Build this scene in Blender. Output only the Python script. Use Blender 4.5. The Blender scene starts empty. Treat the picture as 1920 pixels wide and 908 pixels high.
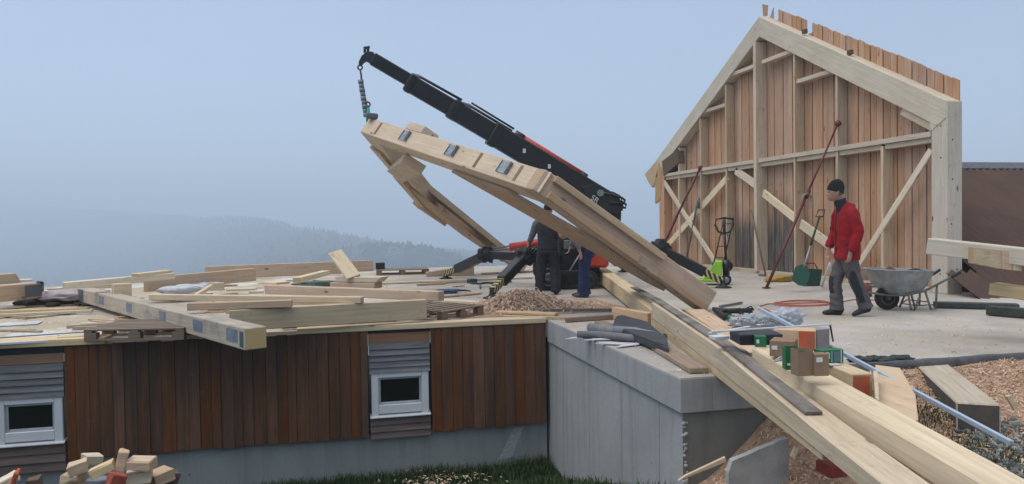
import bpy, bmesh, math, random
from mathutils import Vector, Matrix, noise
random.seed(7)
R = math.radians
scene = bpy.context.scene
col = scene.collection
# ---------------------------------------------------------------- camera
F = 1400.0
CAM = Vector((0, 0, 1.33))
yaw, pitch, roll = R(13.3), R(1.4), R(0.83)
fw = Vector((math.sin(yaw)*math.cos(pitch), math.cos(yaw)*math.cos(pitch), -math.sin(pitch)))
r0 = Vector((math.cos(yaw), -math.sin(yaw), 0))
u0 = r0.cross(fw)
rt = r0*math.cos(roll) - u0*math.sin(roll)
up = u0*math.cos(roll) + r0*math.sin(roll)
cd = bpy.data.cameras.new('camera'); cam = bpy.data.objects.new('camera', cd); col.objects.link(cam)
M = Matrix((rt, up, -fw)).transposed().to_4x4(); M.translation = CAM
cam.matrix_world = M
cd.sensor_width = 36; cd.lens = F/1920*36; cd.clip_start = .05; cd.clip_end = 6000
scene.camera = cam
# ---------------------------------------------------------------- sky, sun, exposure
world = bpy.data.worlds.new('World'); scene.world = world; world.use_nodes = True
nt = world.node_tree; nt.nodes.clear()
def N(t, ty, **kw):
    n = t.nodes.new(ty)
    for k, v in kw.items():
        if k in n.inputs.keys(): n.inputs[k].default_value = v
        else: setattr(n, k, v)
    return n
SUN_EL, SUN_AZ = R(62), R(262)
sky = N(nt, 'ShaderNodeTexSky', sky_type='NISHITA', sun_disc=False, sun_elevation=SUN_EL, sun_rotation=SUN_AZ)
bg1 = N(nt, 'ShaderNodeBackground'); bg1.inputs['Strength'].default_value = 0.05
nt.links.new(sky.outputs[0], bg1.inputs[0])
tc = N(nt, 'ShaderNodeTexCoord'); sx = N(nt, 'ShaderNodeSeparateXYZ'); nt.links.new(tc.outputs['Generated'], sx.inputs[0])
rp = N(nt, 'ShaderNodeValToRGB'); nt.links.new(sx.outputs[2], rp.inputs[0])
cr = rp.color_ramp
cr.elements[0].position = 0.0; cr.elements[0].color = (.50, .605, .80, 1)
cr.elements[1].position = 1.0; cr.elements[1].color = (1.55, 1.50, 1.45, 1)
for p, c in ((.12, (.465, .57, .765, 1)), (.30, (.425, .52, .69, 1)), (.5, (.70, .76, .86, 1))):
    e = cr.elements.new(p); e.color = c
bg2 = N(nt, 'ShaderNodeBackground'); bg2.inputs['Strength'].default_value = 1.0
# the overcast is brighter in the west and duller behind the viewer
_m1 = N(nt, 'ShaderNodeMath', operation='MULTIPLY_ADD'); nt.links.new(sx.outputs[0], _m1.inputs[0]); _m1.inputs[1].default_value = -.16; _m1.inputs[2].default_value = .93
_m2 = N(nt, 'ShaderNodeMath', operation='MINIMUM'); nt.links.new(sx.outputs[1], _m2.inputs[0]); _m2.inputs[1].default_value = 0.0
_m3 = N(nt, 'ShaderNodeMath', operation='MULTIPLY_ADD'); nt.links.new(_m2.outputs[0], _m3.inputs[0]); _m3.inputs[1].default_value = .22; nt.links.new(_m1.outputs[0], _m3.inputs[2])
_cn = N(nt, 'ShaderNodeTexNoise'); _cn.inputs['Scale'].default_value = 2.2; _cn.inputs['Detail'].default_value = 4; _cm = N(nt, 'ShaderNodeMapping'); _cm.inputs['Scale'].default_value = (1, 1, 3.5)
nt.links.new(tc.outputs['Generated'], _cm.inputs[0]); nt.links.new(_cm.outputs[0], _cn.inputs['Vector'])
_m4 = N(nt, 'ShaderNodeMath', operation='MULTIPLY_ADD'); nt.links.new(_cn.outputs[0], _m4.inputs[0]); _m4.inputs[1].default_value = .16; _m4.inputs[2].default_value = .92
_m5 = N(nt, 'ShaderNodeMath', operation='MULTIPLY'); nt.links.new(_m3.outputs[0], _m5.inputs[0]); nt.links.new(_m4.outputs[0], _m5.inputs[1]); _m3 = _m5
_vm = N(nt, 'ShaderNodeVectorMath', operation='SCALE'); nt.links.new(rp.outputs[0], _vm.inputs[0]); nt.links.new(_m3.outputs[0], _vm.inputs['Scale'])
nt.links.new(_vm.outputs[0], bg2.inputs[0])
ad = N(nt, 'ShaderNodeAddShader'); out = N(nt, 'ShaderNodeOutputWorld')
nt.links.new(bg1.outputs[0], ad.inputs[0]); nt.links.new(bg2.outputs[0], ad.inputs[1]); nt.links.new(ad.outputs[0], out.inputs[0])
sl = bpy.data.lights.new('sun', 'SUN'); sl.energy = 1.3; sl.angle = R(35); sl.color = (1, .95, .88)
so = bpy.data.objects.new('sun', sl); col.objects.link(so)
sd = Vector((math.sin(SUN_AZ)*math.cos(SUN_EL), math.cos(SUN_AZ)*math.cos(SUN_EL), math.sin(SUN_EL)))
so.rotation_euler = sd.to_track_quat('Z', 'Y').to_euler()
vs = scene.view_settings; vs.view_transform = 'Standard'; vs.look = 'None'; vs.gamma = 1; vs.use_curve_mapping = False
vs.exposure = -0.05
scene.cycles.volume_bounces = 3; scene.cycles.max_bounces = 5; scene.cycles.diffuse_bounces = 2
scene.cycles.use_denoising = True
# ---------------------------------------------------------------- measuring helpers: pixel of the photograph (1920 x 908) -> point in the place
def ray(px, py): return fw + rt*((px-960)/F) + up*((454-py)/F)
def zat(px, py, z=0.0): d = ray(px, py); return CAM + d*((z-CAM.z)/d.z)
def xat(px, py, x): d = ray(px, py); return CAM + d*(x/d.x)
def yat(px, py, y): d = ray(px, py); return CAM + d*(y/d.y)
def dat(px, py, D): return CAM + ray(px, py)*D
V = Vector
# ---------------------------------------------------------------- objects
def empty(name, loc): 
    o = bpy.data.objects.new(name, None); col.objects.link(o); o.location = loc; o.empty_display_size = .2
    return o
def tag(o, label=None, cat=None, group=None, kind=None):
    if label: o['label'] = label
    if cat: o['category'] = cat
    if group: o['group'] = group
    if kind: o['kind'] = kind
    return o
def thing(name, loc, label, cat, group=None): return tag(empty(name, loc), label, cat, group)
class MB:
    def __init__(s): s.bm = bmesh.new()
    def box(s, lo, hi, bev=0):
        v = [s.bm.verts.new((x, y, z)) for x in (lo[0], hi[0]) for y in (lo[1], hi[1]) for z in (lo[2], hi[2])]
        fs = [s.bm.faces.new([v[i] for i in q]) for q in ((0,1,3,2),(4,6,7,5),(0,4,5,1),(2,3,7,6),(0,2,6,4),(1,5,7,3))]
        if bev: bmesh.ops.bevel(s.bm, geom=list({e for f in fs for e in f.edges}), offset=bev, segments=1, affect='EDGES', profile=.5)
        return s
    def obox(s, A, B, y0, y1, z0, z1, upv=V((0,0,1)), bev=0):
        x = (B-A); L = x.length; x = x/L; y = upv.cross(x).normalized(); z = x.cross(y)
        v = [s.bm.verts.new(A + x*a + y*b + z*c) for a in (0, L) for b in (y0, y1) for c in (z0, z1)]
        fs = [s.bm.faces.new([v[i] for i in q]) for q in ((0,1,3,2),(4,6,7,5),(0,4,5,1),(2,3,7,6),(0,2,6,4),(1,5,7,3))]
        if bev: bmesh.ops.bevel(s.bm, geom=list({e for f in fs for e in f.edges}), offset=bev, segments=1, affect='EDGES', profile=.5)
        return s
    def prism(s, pts, off, bev=0):
        a = [s.bm.verts.new(p) for p in pts]; b = [s.bm.verts.new(V(p)+off) for p in pts]; n = len(pts)
        fs = [s.bm.faces.new(a), s.bm.faces.new(b[::-1])]
        for i in range(n): fs.append(s.bm.faces.new((a[i], b[i], b[(i+1)%n], a[(i+1)%n])))
        if bev: bmesh.ops.bevel(s.bm, geom=list({e for f in fs for e in f.edges}), offset=bev, segments=1, affect='EDGES', profile=.5)
        return s
    def tube(s, pts, r, n=8, closed=False, cap=True):
        pts = [V(p) for p in pts]; rings = []; m = len(pts)
        ref = V((0, 0, 1))
        for i, p in enumerate(pts):
            if closed: t = pts[(i+1)%m]-pts[i-1]
            else: t = pts[min(i+1, m-1)]-pts[max(i-1, 0)]
            t.normalize()
            if abs(t.dot(ref)) > .95: ref = V((1, 0, 0)) if abs(t.x) < .9 else V((0, 1, 0))
            a = t.cross(ref).normalized(); b = t.cross(a); rr = r[i] if isinstance(r, (list, tuple)) else r
            rings.append([s.bm.verts.new(p + a*math.cos(2*math.pi*k/n)*rr + b*math.sin(2*math.pi*k/n)*rr) for k in range(n)])
            ref = b.cross(t) if False else ref
        for i in range(m if closed else m-1):
            A, B = rings[i], rings[(i+1)%m]
            for k in range(n):
                f = s.bm.faces.new((A[k], A[(k+1)%n], B[(k+1)%n], B[k])); f.smooth = True
        if cap and not closed:
            s.bm.faces.new(rings[0][::-1]); s.bm.faces.new(rings[-1])
        return s
    def lathe(s, prof, c, axis=V((0,0,1)), n=20):
        axis = V(axis).normalized(); a = axis.orthogonal().normalized(); b = axis.cross(a); rings = []
        for r_, h in prof: rings.append([s.bm.verts.new(V(c)+axis*h+(a*math.cos(2*math.pi*k/n)+b*math.sin(2*math.pi*k/n))*max(r_, 1e-4)) for k in range(n)])
        for A, B in zip(rings, rings[1:]):
            for k in range(n):
                f = s.bm.faces.new((A[k], A[(k+1)%n], B[(k+1)%n], B[k])); f.smooth = True
        s.bm.faces.new(rings[0][::-1]); s.bm.faces.new(rings[-1])
        return s
    def blob(s, c, rad, sq=(1,1,1), amp=.25, fr=3., sub=3, seed=0):
        r_ = bmesh.ops.create_icosphere(s.bm, subdivisions=sub, radius=1)
        for v in r_['verts']:
            k = 1 + amp*noise.noise(v.co*fr + V((seed, seed*.7, 3)))
            v.co = V(c) + V((v.co.x*sq[0], v.co.y*sq[1], v.co.z*sq[2]))*rad*k
            for f in v.link_faces: f.smooth = True
        return s
    def build(s, name, mat, parent=None, mtx=None, label=None, local=False):
        bmesh.ops.recalc_face_normals(s.bm, faces=s.bm.faces)
        me = bpy.data.meshes.new(name); 
        if parent is not None and not local and mtx is None:
            for v in s.bm.verts: v.co -= parent_world(parent)
        s.bm.to_mesh(me); s.bm.free()
        o = bpy.data.objects.new(name, me); col.objects.link(o)
        for m in (mat if isinstance(mat, (list, tuple)) else [mat]): me.materials.append(m)
        if parent is not None: o.parent = parent
        if mtx is not None:
            m2 = mtx.copy()
            if parent is not None: m2.translation = m2.translation - parent_world(parent)
            o.matrix_basis = m2
        if label: o['label'] = label
        return o
def parent_world(p):
    v = V((0,0,0))
    while p is not None: v = v + p.location; p = p.parent
    return v
def frame(A, x, upv=V((0,0,1))):
    x = x.normalized(); y = upv.cross(x).normalized(); z = x.cross(y)
    m = Matrix((x, y, z)).transposed().to_4x4(); m.translation = A; return m
def beam(name, A, B, y0, y1, z0, z1, mat, parent=None, upv=V((0,0,1)), label=None, cat=None, group=None, bev=.008, cut0=0, cut1=0, nx=1):
    """a timber from A to B with its own axes, so the grain runs along it; cut0/cut1 slope the ends"""
    L = (B-A).length; b = MB()
    def ring(x, cut): return [b.bm.verts.new((x + cut*((c-z0)/(z1-z0)), yy, c)) for yy, c in ((y0, z0), (y1, z0), (y1, z1), (y0, z1))]
    p = ring(0, cut0); q = ring(L, cut1)
    fs = [b.bm.faces.new(p[::-1]), b.bm.faces.new(q)] + [b.bm.faces.new((p[k], p[(k+1)%4], q[(k+1)%4], q[k])) for k in range(4)]
    if bev: bmesh.ops.bevel(b.bm, geom=list({e for f in fs for e in f.edges}), offset=min(bev, (z1-z0)*.2), segments=1, affect='EDGES', profile=.5)
    o = b.build(name, mat, parent, frame(A, B-A, upv))
    if label or cat: tag(o, label, cat, group)
    return o
# ---------------------------------------------------------------- materials
MATS = {}
def newmat(name):
    m = bpy.data.materials.new(name); m.use_nodes = True; t = m.node_tree
    return m, t, t.nodes['Principled BSDF']
def lk(t, a, b): t.links.new(a, b)
def mixc(t, fac, a, b, mode='MIX'):
    n = t.nodes.new('ShaderNodeMix'); n.data_type = 'RGBA'; n.blend_type = mode
    for s_, v in ((n.inputs[0], fac), (n.inputs[6], a), (n.inputs[7], b)):
        if hasattr(v, 'is_output'): t.links.new(v, s_)
        elif isinstance(v, (int, float)): s_.default_value = v
        else: s_.default_value = (v[0], v[1], v[2], 1)
    return n.outputs[2]
def mth(t, op, a, b=0.0, c=0.0):
    n = t.nodes.new('ShaderNodeMath'); n.operation = op
    for s_, v in zip(n.inputs, (a, b, c)):
        if hasattr(v, 'is_output'): t.links.new(v, s_)
        else: s_.default_value = v
    return n.outputs[0]
def ramp(t, fac, p0, p1, smooth=False):
    n = t.nodes.new('ShaderNodeMapRange'); n.inputs[1].default_value = p0; n.inputs[2].default_value = p1
    if smooth: n.interpolation_type = 'SMOOTHSTEP'
    t.links.new(fac, n.inputs[0]); return n.outputs[0]
def coords(t, scale=(1,1,1), rnd=True, src='Object'):
    tcn = t.nodes.new('ShaderNodeTexCoord'); m = t.nodes.new('ShaderNodeMapping'); m.inputs['Scale'].default_value = scale
    o = tcn.outputs[src]
    if rnd:
        oi = t.nodes.new('ShaderNodeObjectInfo'); va = t.nodes.new('ShaderNodeVectorMath'); va.operation = 'ADD'
        ml = mth(t, 'MULTIPLY', oi.outputs['Random'], 57.0); cb = t.nodes.new('ShaderNodeCombineXYZ')
        for i in range(3): lk(t, ml, cb.inputs[i])
        lk(t, o, va.inputs[0]); lk(t, cb.outputs[0], va.inputs[1]); o = va.outputs[0]
    lk(t, o, m.inputs[0]); return m.outputs[0]
def noi(t, vec, scale, detail=4, rough=.55, dist=0):
    n = t.nodes.new('ShaderNodeTexNoise'); n.inputs['Scale'].default_value = scale; n.inputs['Detail'].default_value = detail
    n.inputs['Roughness'].default_value = rough; n.inputs['Distortion'].default_value = dist
    lk(t, vec, n.inputs['Vector']); return n.outputs[0]
def bumpn(t, b, h, st=.3, dist=.01):
    n = t.nodes.new('ShaderNodeBump'); n.inputs['Strength'].default_value = st; n.inputs['Distance'].default_value = dist
    lk(t, h, n.inputs['Height']); lk(t, n.outputs[0], b.inputs['Normal'])
def wood(name, c1, c2, axis='X', knot=.8, rough=.8, var=.14, stain=None, island=False, endc=(.40,.26,.13), grain=20.0, blotch=.2, streak=None):
    m, t, b = newmat(name)
    ax = {'X': 0, 'Y': 1, 'Z': 2}[axis]
    sc = [grain]*3; sc[ax] = grain*.045
    v = coords(t, tuple(sc)); g = noi(t, v, 1.6, 7, .62, .5)
    base = mixc(t, ramp(t, g, .32, .70), tuple(x*.94 for x in c1), tuple(x*1.03 for x in c2))
    sck = [grain*1.6]*3; sck[ax] = grain*.02; ck = noi(t, coords(t, tuple(sck)), 1.0, 3, .5)
    base = mixc(t, mth(t, 'MULTIPLY', ramp(t, ck, .68, .73), .3), base, tuple(x*.35 for x in c1))
    v2 = coords(t, (1,1,1)); big = noi(t, v2, 1.3, 3)
    base = mixc(t, ramp(t, big, .25, .75), base, mixc(t, blotch, base, (.30,.20,.13)))
    if knot:
        sk = [4.3]*3; sk[ax] = 1.7; vv = coords(t, tuple(sk)); vo = t.nodes.new('ShaderNodeTexVoronoi'); lk(t, vv, vo.inputs['Vector']); vo.inputs['Scale'].default_value = 1.0
        kn = ramp(t, vo.outputs['Distance'], .115, .05); base = mixc(t, mth(t, 'MULTIPLY', kn, knot), base, (.13,.065,.03))
    sm = noi(t, coords(t, (1,1,1)), 6.0, 5, .7); base = mixc(t, mth(t, 'MULTIPLY', ramp(t, sm, .58, .72), .32), base, (.20,.16,.12))
    if stain:
        s2 = noi(t, v2, stain[3] if len(stain) > 3 else 2.2, 5, .6); base = mixc(t, mth(t, 'MULTIPLY', ramp(t, s2, .5, .62), stain[1]), base, stain[0])
    if streak:
        ss = [9.0]*3; ss[ax] = .9; s3 = noi(t, coords(t, tuple(ss)), 1.0, 4, .6); base = mixc(t, mth(t, 'MULTIPLY', ramp(t, s3, .48, .62), streak[1]), base, streak[0])
    # sawn end grain
    tcn = t.nodes.new('ShaderNodeTexCoord'); sp = t.nodes.new('ShaderNodeSeparateXYZ'); lk(t, tcn.outputs['Normal'], sp.inputs[0])
    en = ramp(t, mth(t, 'ABSOLUTE', sp.outputs[ax]), .93, .97); base = mixc(t, mth(t, 'MULTIPLY', en, .75), base, endc)
    oi = t.nodes.new('ShaderNodeObjectInfo'); rv = oi.outputs['Random']
    hs = t.nodes.new('ShaderNodeHueSaturation'); lk(t, base, hs.inputs['Color'])
    if island:
        ge = t.nodes.new('ShaderNodeNewGeometry'); rv = ge.outputs['Random Per Island']
    lk(t, mth(t, 'MULTIPLY_ADD', rv, 2*var, 1-var), hs.inputs['Value'])
    lk(t, mth(t, 'MULTIPLY_ADD', mth(t, 'FRACT', mth(t, 'MULTIPLY', rv, 7.3)), .3, .85), hs.inputs['Saturation'])
    lk(t, hs.outputs[0], b.inputs['Base Color']); b.inputs['Roughness'].default_value = rough; b.inputs['Specular IOR Level'].default_value = .25
    bumpn(t, b, g, .35, .004); return m
def plain(name, c, rough=.6, metal=0, var=.25, nscale=6, bump=0, spec=.5, c2=None, alpha=1, trans=0):
    m, t, b = newmat(name); v = coords(t); n = noi(t, v, nscale, 5, .6)
    c2 = c2 or tuple(x*(1-var) for x in c)
    lk(t, mixc(t, ramp(t, n, .35, .7), c, c2), b.inputs['Base Color'])
    b.inputs['Roughness'].default_value = rough; b.inputs['Metallic'].default_value = metal; b.inputs['Specular IOR Level'].default_value = spec
    if trans: b.inputs['Transmission Weight'].default_value = trans
    if alpha < 1: b.inputs['Alpha'].default_value = alpha
    if bump: bumpn(t, b, n, bump, .01)
    return m
FRESH = wood('fresh_spruce', (.55,.425,.26), (.68,.55,.37))
FRESH2 = wood('pale_spruce', (.63,.52,.35), (.76,.66,.48), knot=.5)
PINK = wood('planed_spruce', (.52,.36,.23), (.64,.47,.32), knot=.9)
GREYW = wood('dusty_timber', (.36,.32,.27), (.47,.42,.35), knot=.5, endc=(.52,.36,.17), stain=((.20,.19,.18), .5))
WEATH = wood('weathered_plank', (.17,.155,.14), (.27,.245,.215), knot=.6, endc=(.10,.09,.07), stain=((.06,.06,.06), .6, 0, 3.0))
DARKW = wood('old_brown_timber', (.10,.065,.045), (.17,.115,.08), knot=.5, endc=(.12,.08,.05))
PALLET = wood('pallet_wood', (.17,.13,.105), (.26,.205,.16), knot=.5, endc=(.14,.09,.06), island=True)
LARCH = wood('larch_boards', (.45,.255,.155), (.58,.375,.25), axis='Z', var=.12, island=True, endc=(.4,.3,.22), streak=((.36,.21,.12), .45))
GREYBOARD = wood('weathered_grey_boards', (.07,.063,.055), (.16,.14,.12), axis='Z', var=.3, island=True, streak=((.20,.14,.09), .6))
STUD = wood('stud_timber', (.46,.375,.27), (.60,.51,.39), axis='Z', knot=.4)
def cladding_mat():
    m = wood('cladding_boards', (.100,.040,.018), (.170,.068,.029), axis='Z', var=.17, island=True, knot=.5, endc=(.1,.07,.05), streak=((.060,.042,.030), .6), blotch=.05)
    t = m.node_tree; b = t.nodes['Principled BSDF']; src = b.inputs['Base Color'].links[0].from_socket
    # water-stained, algae-dark stretch of boards where the trim board is missing
    tcn = t.nodes.new('ShaderNodeTexCoord'); sp = t.nodes.new('ShaderNodeSeparateXYZ'); lk(t, tcn.outputs['Object'], sp.inputs[0])
    mx = mth(t, 'MULTIPLY', ramp(t, sp.outputs[0], STAIN_X[0], STAIN_X[0]+.5, True), ramp(t, sp.outputs[0], STAIN_X[1]+.4, STAIN_X[1], True))
    n2 = noi(t, coords(t, (3,3,.8)), 1.2, 3); h = mth(t, 'ADD', sp.outputs[2], mth(t, 'MULTIPLY', n2, .9))
    fac = mth(t, 'MULTIPLY', mx, ramp(t, h, -.7, .35, True))
    lk(t, mixc(t, mth(t, 'MULTIPLY', fac, .6), src, (.022,.022,.020)), b.inputs['Base Color']); return m
def concrete(name, c, c2, streak=.5, lines=True, wet=0, holes=True):
    m, t, b = newmat(name); v = coords(t, rnd=False); n1 = noi(t, v, 1.1, 6, .6); n2 = noi(t, v, 22, 4, .6)
    base = mixc(t, ramp(t, n1, .3, .7), c, c2); base = mixc(t, mth(t, 'MULTIPLY', n2, .25), base, (.12,.12,.12))
    s = noi(t, coords(t, (5,5,.35), rnd=False), 1.3, 4, .6); base = mixc(t, mth(t, 'MULTIPLY', ramp(t, s, .5, .72), streak), base, (.10,.105,.105))
    if holes:
        vo = t.nodes.new('ShaderNodeTexVoronoi'); vo.inputs['Scale'].default_value = 4.5; lk(t, v, vo.inputs['Vector'])
        sp = noi(t, v, 3.0, 2); base = mixc(t, mth(t, 'MULTIPLY', mth(t, 'MULTIPLY', ramp(t, vo.outputs['Distance'], .075, .045), ramp(t, sp, .5, .6)), .8), base, (.03,.03,.03))
    lk(t, base, b.inputs['Base Color']); b.inputs['Roughness'].default_value = .85; b.inputs['Specular IOR Level'].default_value = .2
    bumpn(t, b, mth(t, 'ADD', n2, n1), .3, .01); return m
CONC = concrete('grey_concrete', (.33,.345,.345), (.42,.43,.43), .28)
CONCD = concrete('dark_streaked_concrete', (.16,.165,.15), (.25,.255,.235), .55)
PLINTH = concrete('plinth_concrete', (.28,.305,.295), (.35,.375,.365), .25)
def deck_mat():
    m, t, b = newmat('dusty_slab'); v = coords(t, rnd=False); n1 = noi(t, v, .7, 6, .62); n2 = noi(t, v, 14, 5, .65); n3 = noi(t, v, 2.3, 5, .7)
    base = mixc(t, ramp(t, n1, .35, .65), (.33,.305,.27), (.48,.45,.41))
    base = mixc(t, mth(t, 'MULTIPLY', ramp(t, n3, .5, .66), .6), base, (.48,.38,.26))
    base = mixc(t, mth(t, 'MULTIPLY', ramp(t, n2, .52, .72), .6), base, (.55,.46,.34))
    n6 = noi(t, v, .45, 5, .65, .6); base = mixc(t, mth(t, 'MULTIPLY', ramp(t, n6, .52, .60), .4), base, (.26,.25,.235))
    n5 = noi(t, v, 60, 3, .7); base = mixc(t, mth(t, 'MULTIPLY', ramp(t, n5, .60, .70), .5), base, (.20,.15,.10))
    n4 = noi(t, coords(t, (1,.55,1), rnd=False), 1.1, 4, .6)
    sp = t.nodes.new('ShaderNodeSeparateXYZ'); tcn = t.nodes.new('ShaderNodeTexCoord'); lk(t, tcn.outputs['Object'], sp.inputs[0])
    left = ramp(t, sp.outputs[0], 2.5, -.5, True)
    base = mixc(t, mth(t, 'MULTIPLY', left, .55), base, (.50,.40,.25))
    base = mixc(t, mth(t, 'MULTIPLY', mth(t, 'MULTIPLY', left, ramp(t, n4, .48, .60)), .9), base, (.62,.62,.60))  # whitish patches put the sky reflection of puddles into the slab colour
    lk(t, base, b.inputs['Base Color']); b.inputs['Roughness'].default_value = .85; b.inputs['Specular IOR Level'].default_value = .15
    bumpn(t, b, n2, .4, .01); return m
def chips_mat(name, cs):
    m, t, b = newmat(name); ge = t.nodes.new('ShaderNodeNewGeometry'); rp_ = t.nodes.new('ShaderNodeValToRGB'); lk(t, ge.outputs['Random Per Island'], rp_.inputs[0])
    els = rp_.color_ramp.elements; els[0].color = (*cs[0], 1); els[1].color = (*cs[-1], 1)
    for i, c in enumerate(cs[1:-1]): e = els.new((i+1)/(len(cs)-1)); e.color = (*c, 1)
    lk(t, rp_.outputs[0], b.inputs['Base Color']); b.inputs['Roughness'].default_value = .8; b.inputs['Specular IOR Level'].default_value = .2; return m
def soil_mat():
    m, t, b = newmat('sawdust_soil'); v = coords(t, rnd=False); n1 = noi(t, v, .9, 5, .6); n2 = noi(t, v, 11, 6, .7); n3 = noi(t, v, 45, 4, .7)
    base = mixc(t, ramp(t, n2, .35, .65), (.38,.235,.155), (.62,.43,.30))
    base = mixc(t, mth(t, 'MULTIPLY', ramp(t, n3, .52, .68), .7), base, (.60,.44,.31))
    base = mixc(t, mth(t, 'MULTIPLY', ramp(t, n3, .42, .3), .5), base, (.09,.05,.035))
    lk(t, base, b.inputs['Base Color']); b.inputs['Roughness'].default_value = .95; b.inputs['Specular IOR Level'].default_value = .1
    bumpn(t, b, mth(t, 'ADD', n2, n3), .9, .03); return m
def grassground_mat():
    m, t, b = newmat('turf_soil'); v = coords(t, rnd=False); n2 = noi(t, v, 9, 6, .7)
    lk(t, mixc(t, ramp(t, n2, .35, .65), (.014,.022,.010), (.035,.055,.02)), b.inputs['Base Color']); b.inputs['Roughness'].default_value = 1; b.inputs['Specular IOR Level'].default_value = .05
    bumpn(t, b, n2, .8, .03); return m
def larch_weathered():
    m = wood('larch_boards_stained', (.45,.255,.155), (.58,.375,.25), axis='Z', var=.12, island=True, endc=(.4,.3,.22), streak=((.36,.21,.12), .45))
    t = m.node_tree; hs = [n for n in t.nodes if n.type == 'HUE_SAT'][0]; src = hs.inputs['Color'].links[0].from_socket
    tcn = t.nodes.new('ShaderNodeTexCoord'); sp = t.nodes.new('ShaderNodeSeparateXYZ'); lk(t, tcn.outputs['Object'], sp.inputs[0])
    n1 = noi(t, coords(t, (6, 9, .5), rnd=False), 1.0, 5, .65); n2 = noi(t, coords(t, (9, 14, 1.2), rnd=False), 1.3, 6, .7)
    yy = sp.outputs[1]; y0, y1 = WEA
    my = mth(t, 'MULTIPLY', ramp(t, yy, y0-.25, y0+.35, True), ramp(t, yy, y1+.5, y1-.2, True))
    h = mth(t, 'ADD', sp.outputs[2], mth(t, 'MULTIPLY', n1, 2.4)); mz = ramp(t, h, 3.1, 2.2, True)
    grey = mixc(t, ramp(t, n2, .35, .65), (.045,.043,.040), (.19,.165,.14))
    lk(t, mixc(t, mth(t, 'MULTIPLY', my, mz), src, grey), hs.inputs['Color']); return m
BLACK = plain('black_paint', (.012,.013,.015), .38, .0, .4, 8)
BLACKM = plain('matt_black', (.018,.018,.020), .7, 0, .3, 12)
REDP = plain('red_paint', (.50,.045,.020), .4, 0, .3, 9)
DREDP = plain('dark_red_paint', (.14,.022,.018), .5, 0, .4, 14)
STEEL = plain('galvanised_steel', (.36,.39,.40), .42, .7, .35, 12)
STEELD = plain('dull_steel', (.20,.21,.22), .45, .7, .4, 14)
RUBBER = plain('rubber', (.020,.019,.018), .85, 0, .3, 20, .3)
GREEN = plain('lime_paint', (.30,.62,.05), .45, 0, .2, 6)
GREENBOX = plain('green_carton', (.012,.16,.06), .5, 0, .25, 8)
DGREEN = plain('dark_green_plastic', (.012,.07,.045), .5, 0, .3, 8)
SLING = plain('green_webbing', (.02,.28,.17), .8)
CARD = plain('cardboard', (.27,.18,.115), .9, 0, .2, 7)
WHITEP = plain('white_plastic', (.66,.68,.70), .35, 0, .06, 4)
ALU = plain('pale_blue_profile', (.44,.54,.66), .35, .2, .12, 9)
PANE = plain('dark_glass', (.008,.010,.009), .08, 0, .2, 2, 0, .5)
ZINC = plain('zinc_bracket', (.30,.34,.38), .45, .75, .5, 25)
BLUEPATCH = plain('blue_paint_mark', (.10,.15,.23), .8, 0, .5, 14, c2=(.26,.26,.26))
ORANGE = plain('orange_paint_mark', (.60,.09,.03), .8, 0, .75, 14, c2=(.25,.12,.07))
YEL = plain('yellow_plastic', (.45,.28,.04), .6)
SKIN = plain('skin', (.42,.23,.16), .6, 0, .15, 8)
def hazard():
    m, t, b = newmat('yellow_black_stripes'); tcn = t.nodes.new('ShaderNodeTexCoord'); sp = t.nodes.new('ShaderNodeSeparateXYZ'); lk(t, tcn.outputs['Object'], sp.inputs[0])
    s = mth(t, 'ADD', mth(t, 'MULTIPLY', sp.outputs[0], 8.5), mth(t, 'MULTIPLY', sp.outputs[2], 8.5)); fr = mth(t, 'FRACT', s)
    lk(t, mixc(t, mth(t, 'GREATER_THAN', fr, .55), (.015,.015,.016), (.50,.40,.13)), b.inputs['Base Color']); b.inputs['Roughness'].default_value = .5; return m
HAZ = hazard()
# ================================================================ THE PLACE: slab, walls, ground, hills
YF, XW, YB, XG = 9.9, 2.82, 5.8, 10.27        # facade plane, side wall plane, front of the slab, gable plane
STAIN_X = (-2.9, -.45)
CLAD = cladding_mat(); DECK = deck_mat(); SOIL = soil_mat(); TURF = grassground_mat()
# slab
b = MB()
outer = [V((-14, YF, 0)), V((XW, YF, 0)), V((XW, YB, 0)), V((34, YB, 0)), V((34, 24, 0)), V((3, 23.2, 0)), V((-8, 19.2, 0)), V((-14, 18.4, 0))]
b.prism(outer, V((0, 0, -.24)))
bmesh.ops.triangulate(b.bm, faces=[f for f in b.bm.faces if len(f.verts) > 4])
tag(b.build('pavement', DECK), kind='structure')
# ground heights
def lerp(a, b_, t): return a + (b_-a)*max(0, min(1, t))
def gz(x, y):
    if y > 9.2: base = -2.0
    elif y > 5.8: base = lerp(-2.0, -.95, (9.2-y)/3.4)
    else: base = lerp(-.95, -.32, (5.8-y)/4.0)
    k = max(0, min(1, (x-XW-.05)/1.35)); k = k*k*(3-2*k)
    right = -.045 - .30*max(0, min(1, (5.75-y)/1.8)) 
    dip = .30*math.exp(-((x-3.35)/.5)**2)*max(0, min(1, (5.7-y)/.8))
    z = base*(1-k) + right*k - dip*k*.6
    z += .05*noise.noise(V((x*1.4, y*1.4, 0))) + .02*noise.noise(V((x*6, y*6, 5)))
    if y > 5.75 and x > XW: z = min(z, -.06 if y < 5.82 else -.3)
    return z
b = MB(); xs = [-16+.0*i for i in range(0)]
def grid(b, x0, x1, nx, y0, y1, ny, zf):
    vv = [[b.bm.verts.new((x0+(x1-x0)*i/nx, y0+(y1-y0)*j/ny, zf(x0+(x1-x0)*i/nx, y0+(y1-y0)*j/ny))) for j in range(ny+1)] for i in range(nx+1)]
    for i in range(nx):
        for j in range(ny): 
            f = b.bm.faces.new((vv[i][j], vv[i+1][j], vv[i+1][j+1], vv[i][j+1])); f.smooth = True
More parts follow.
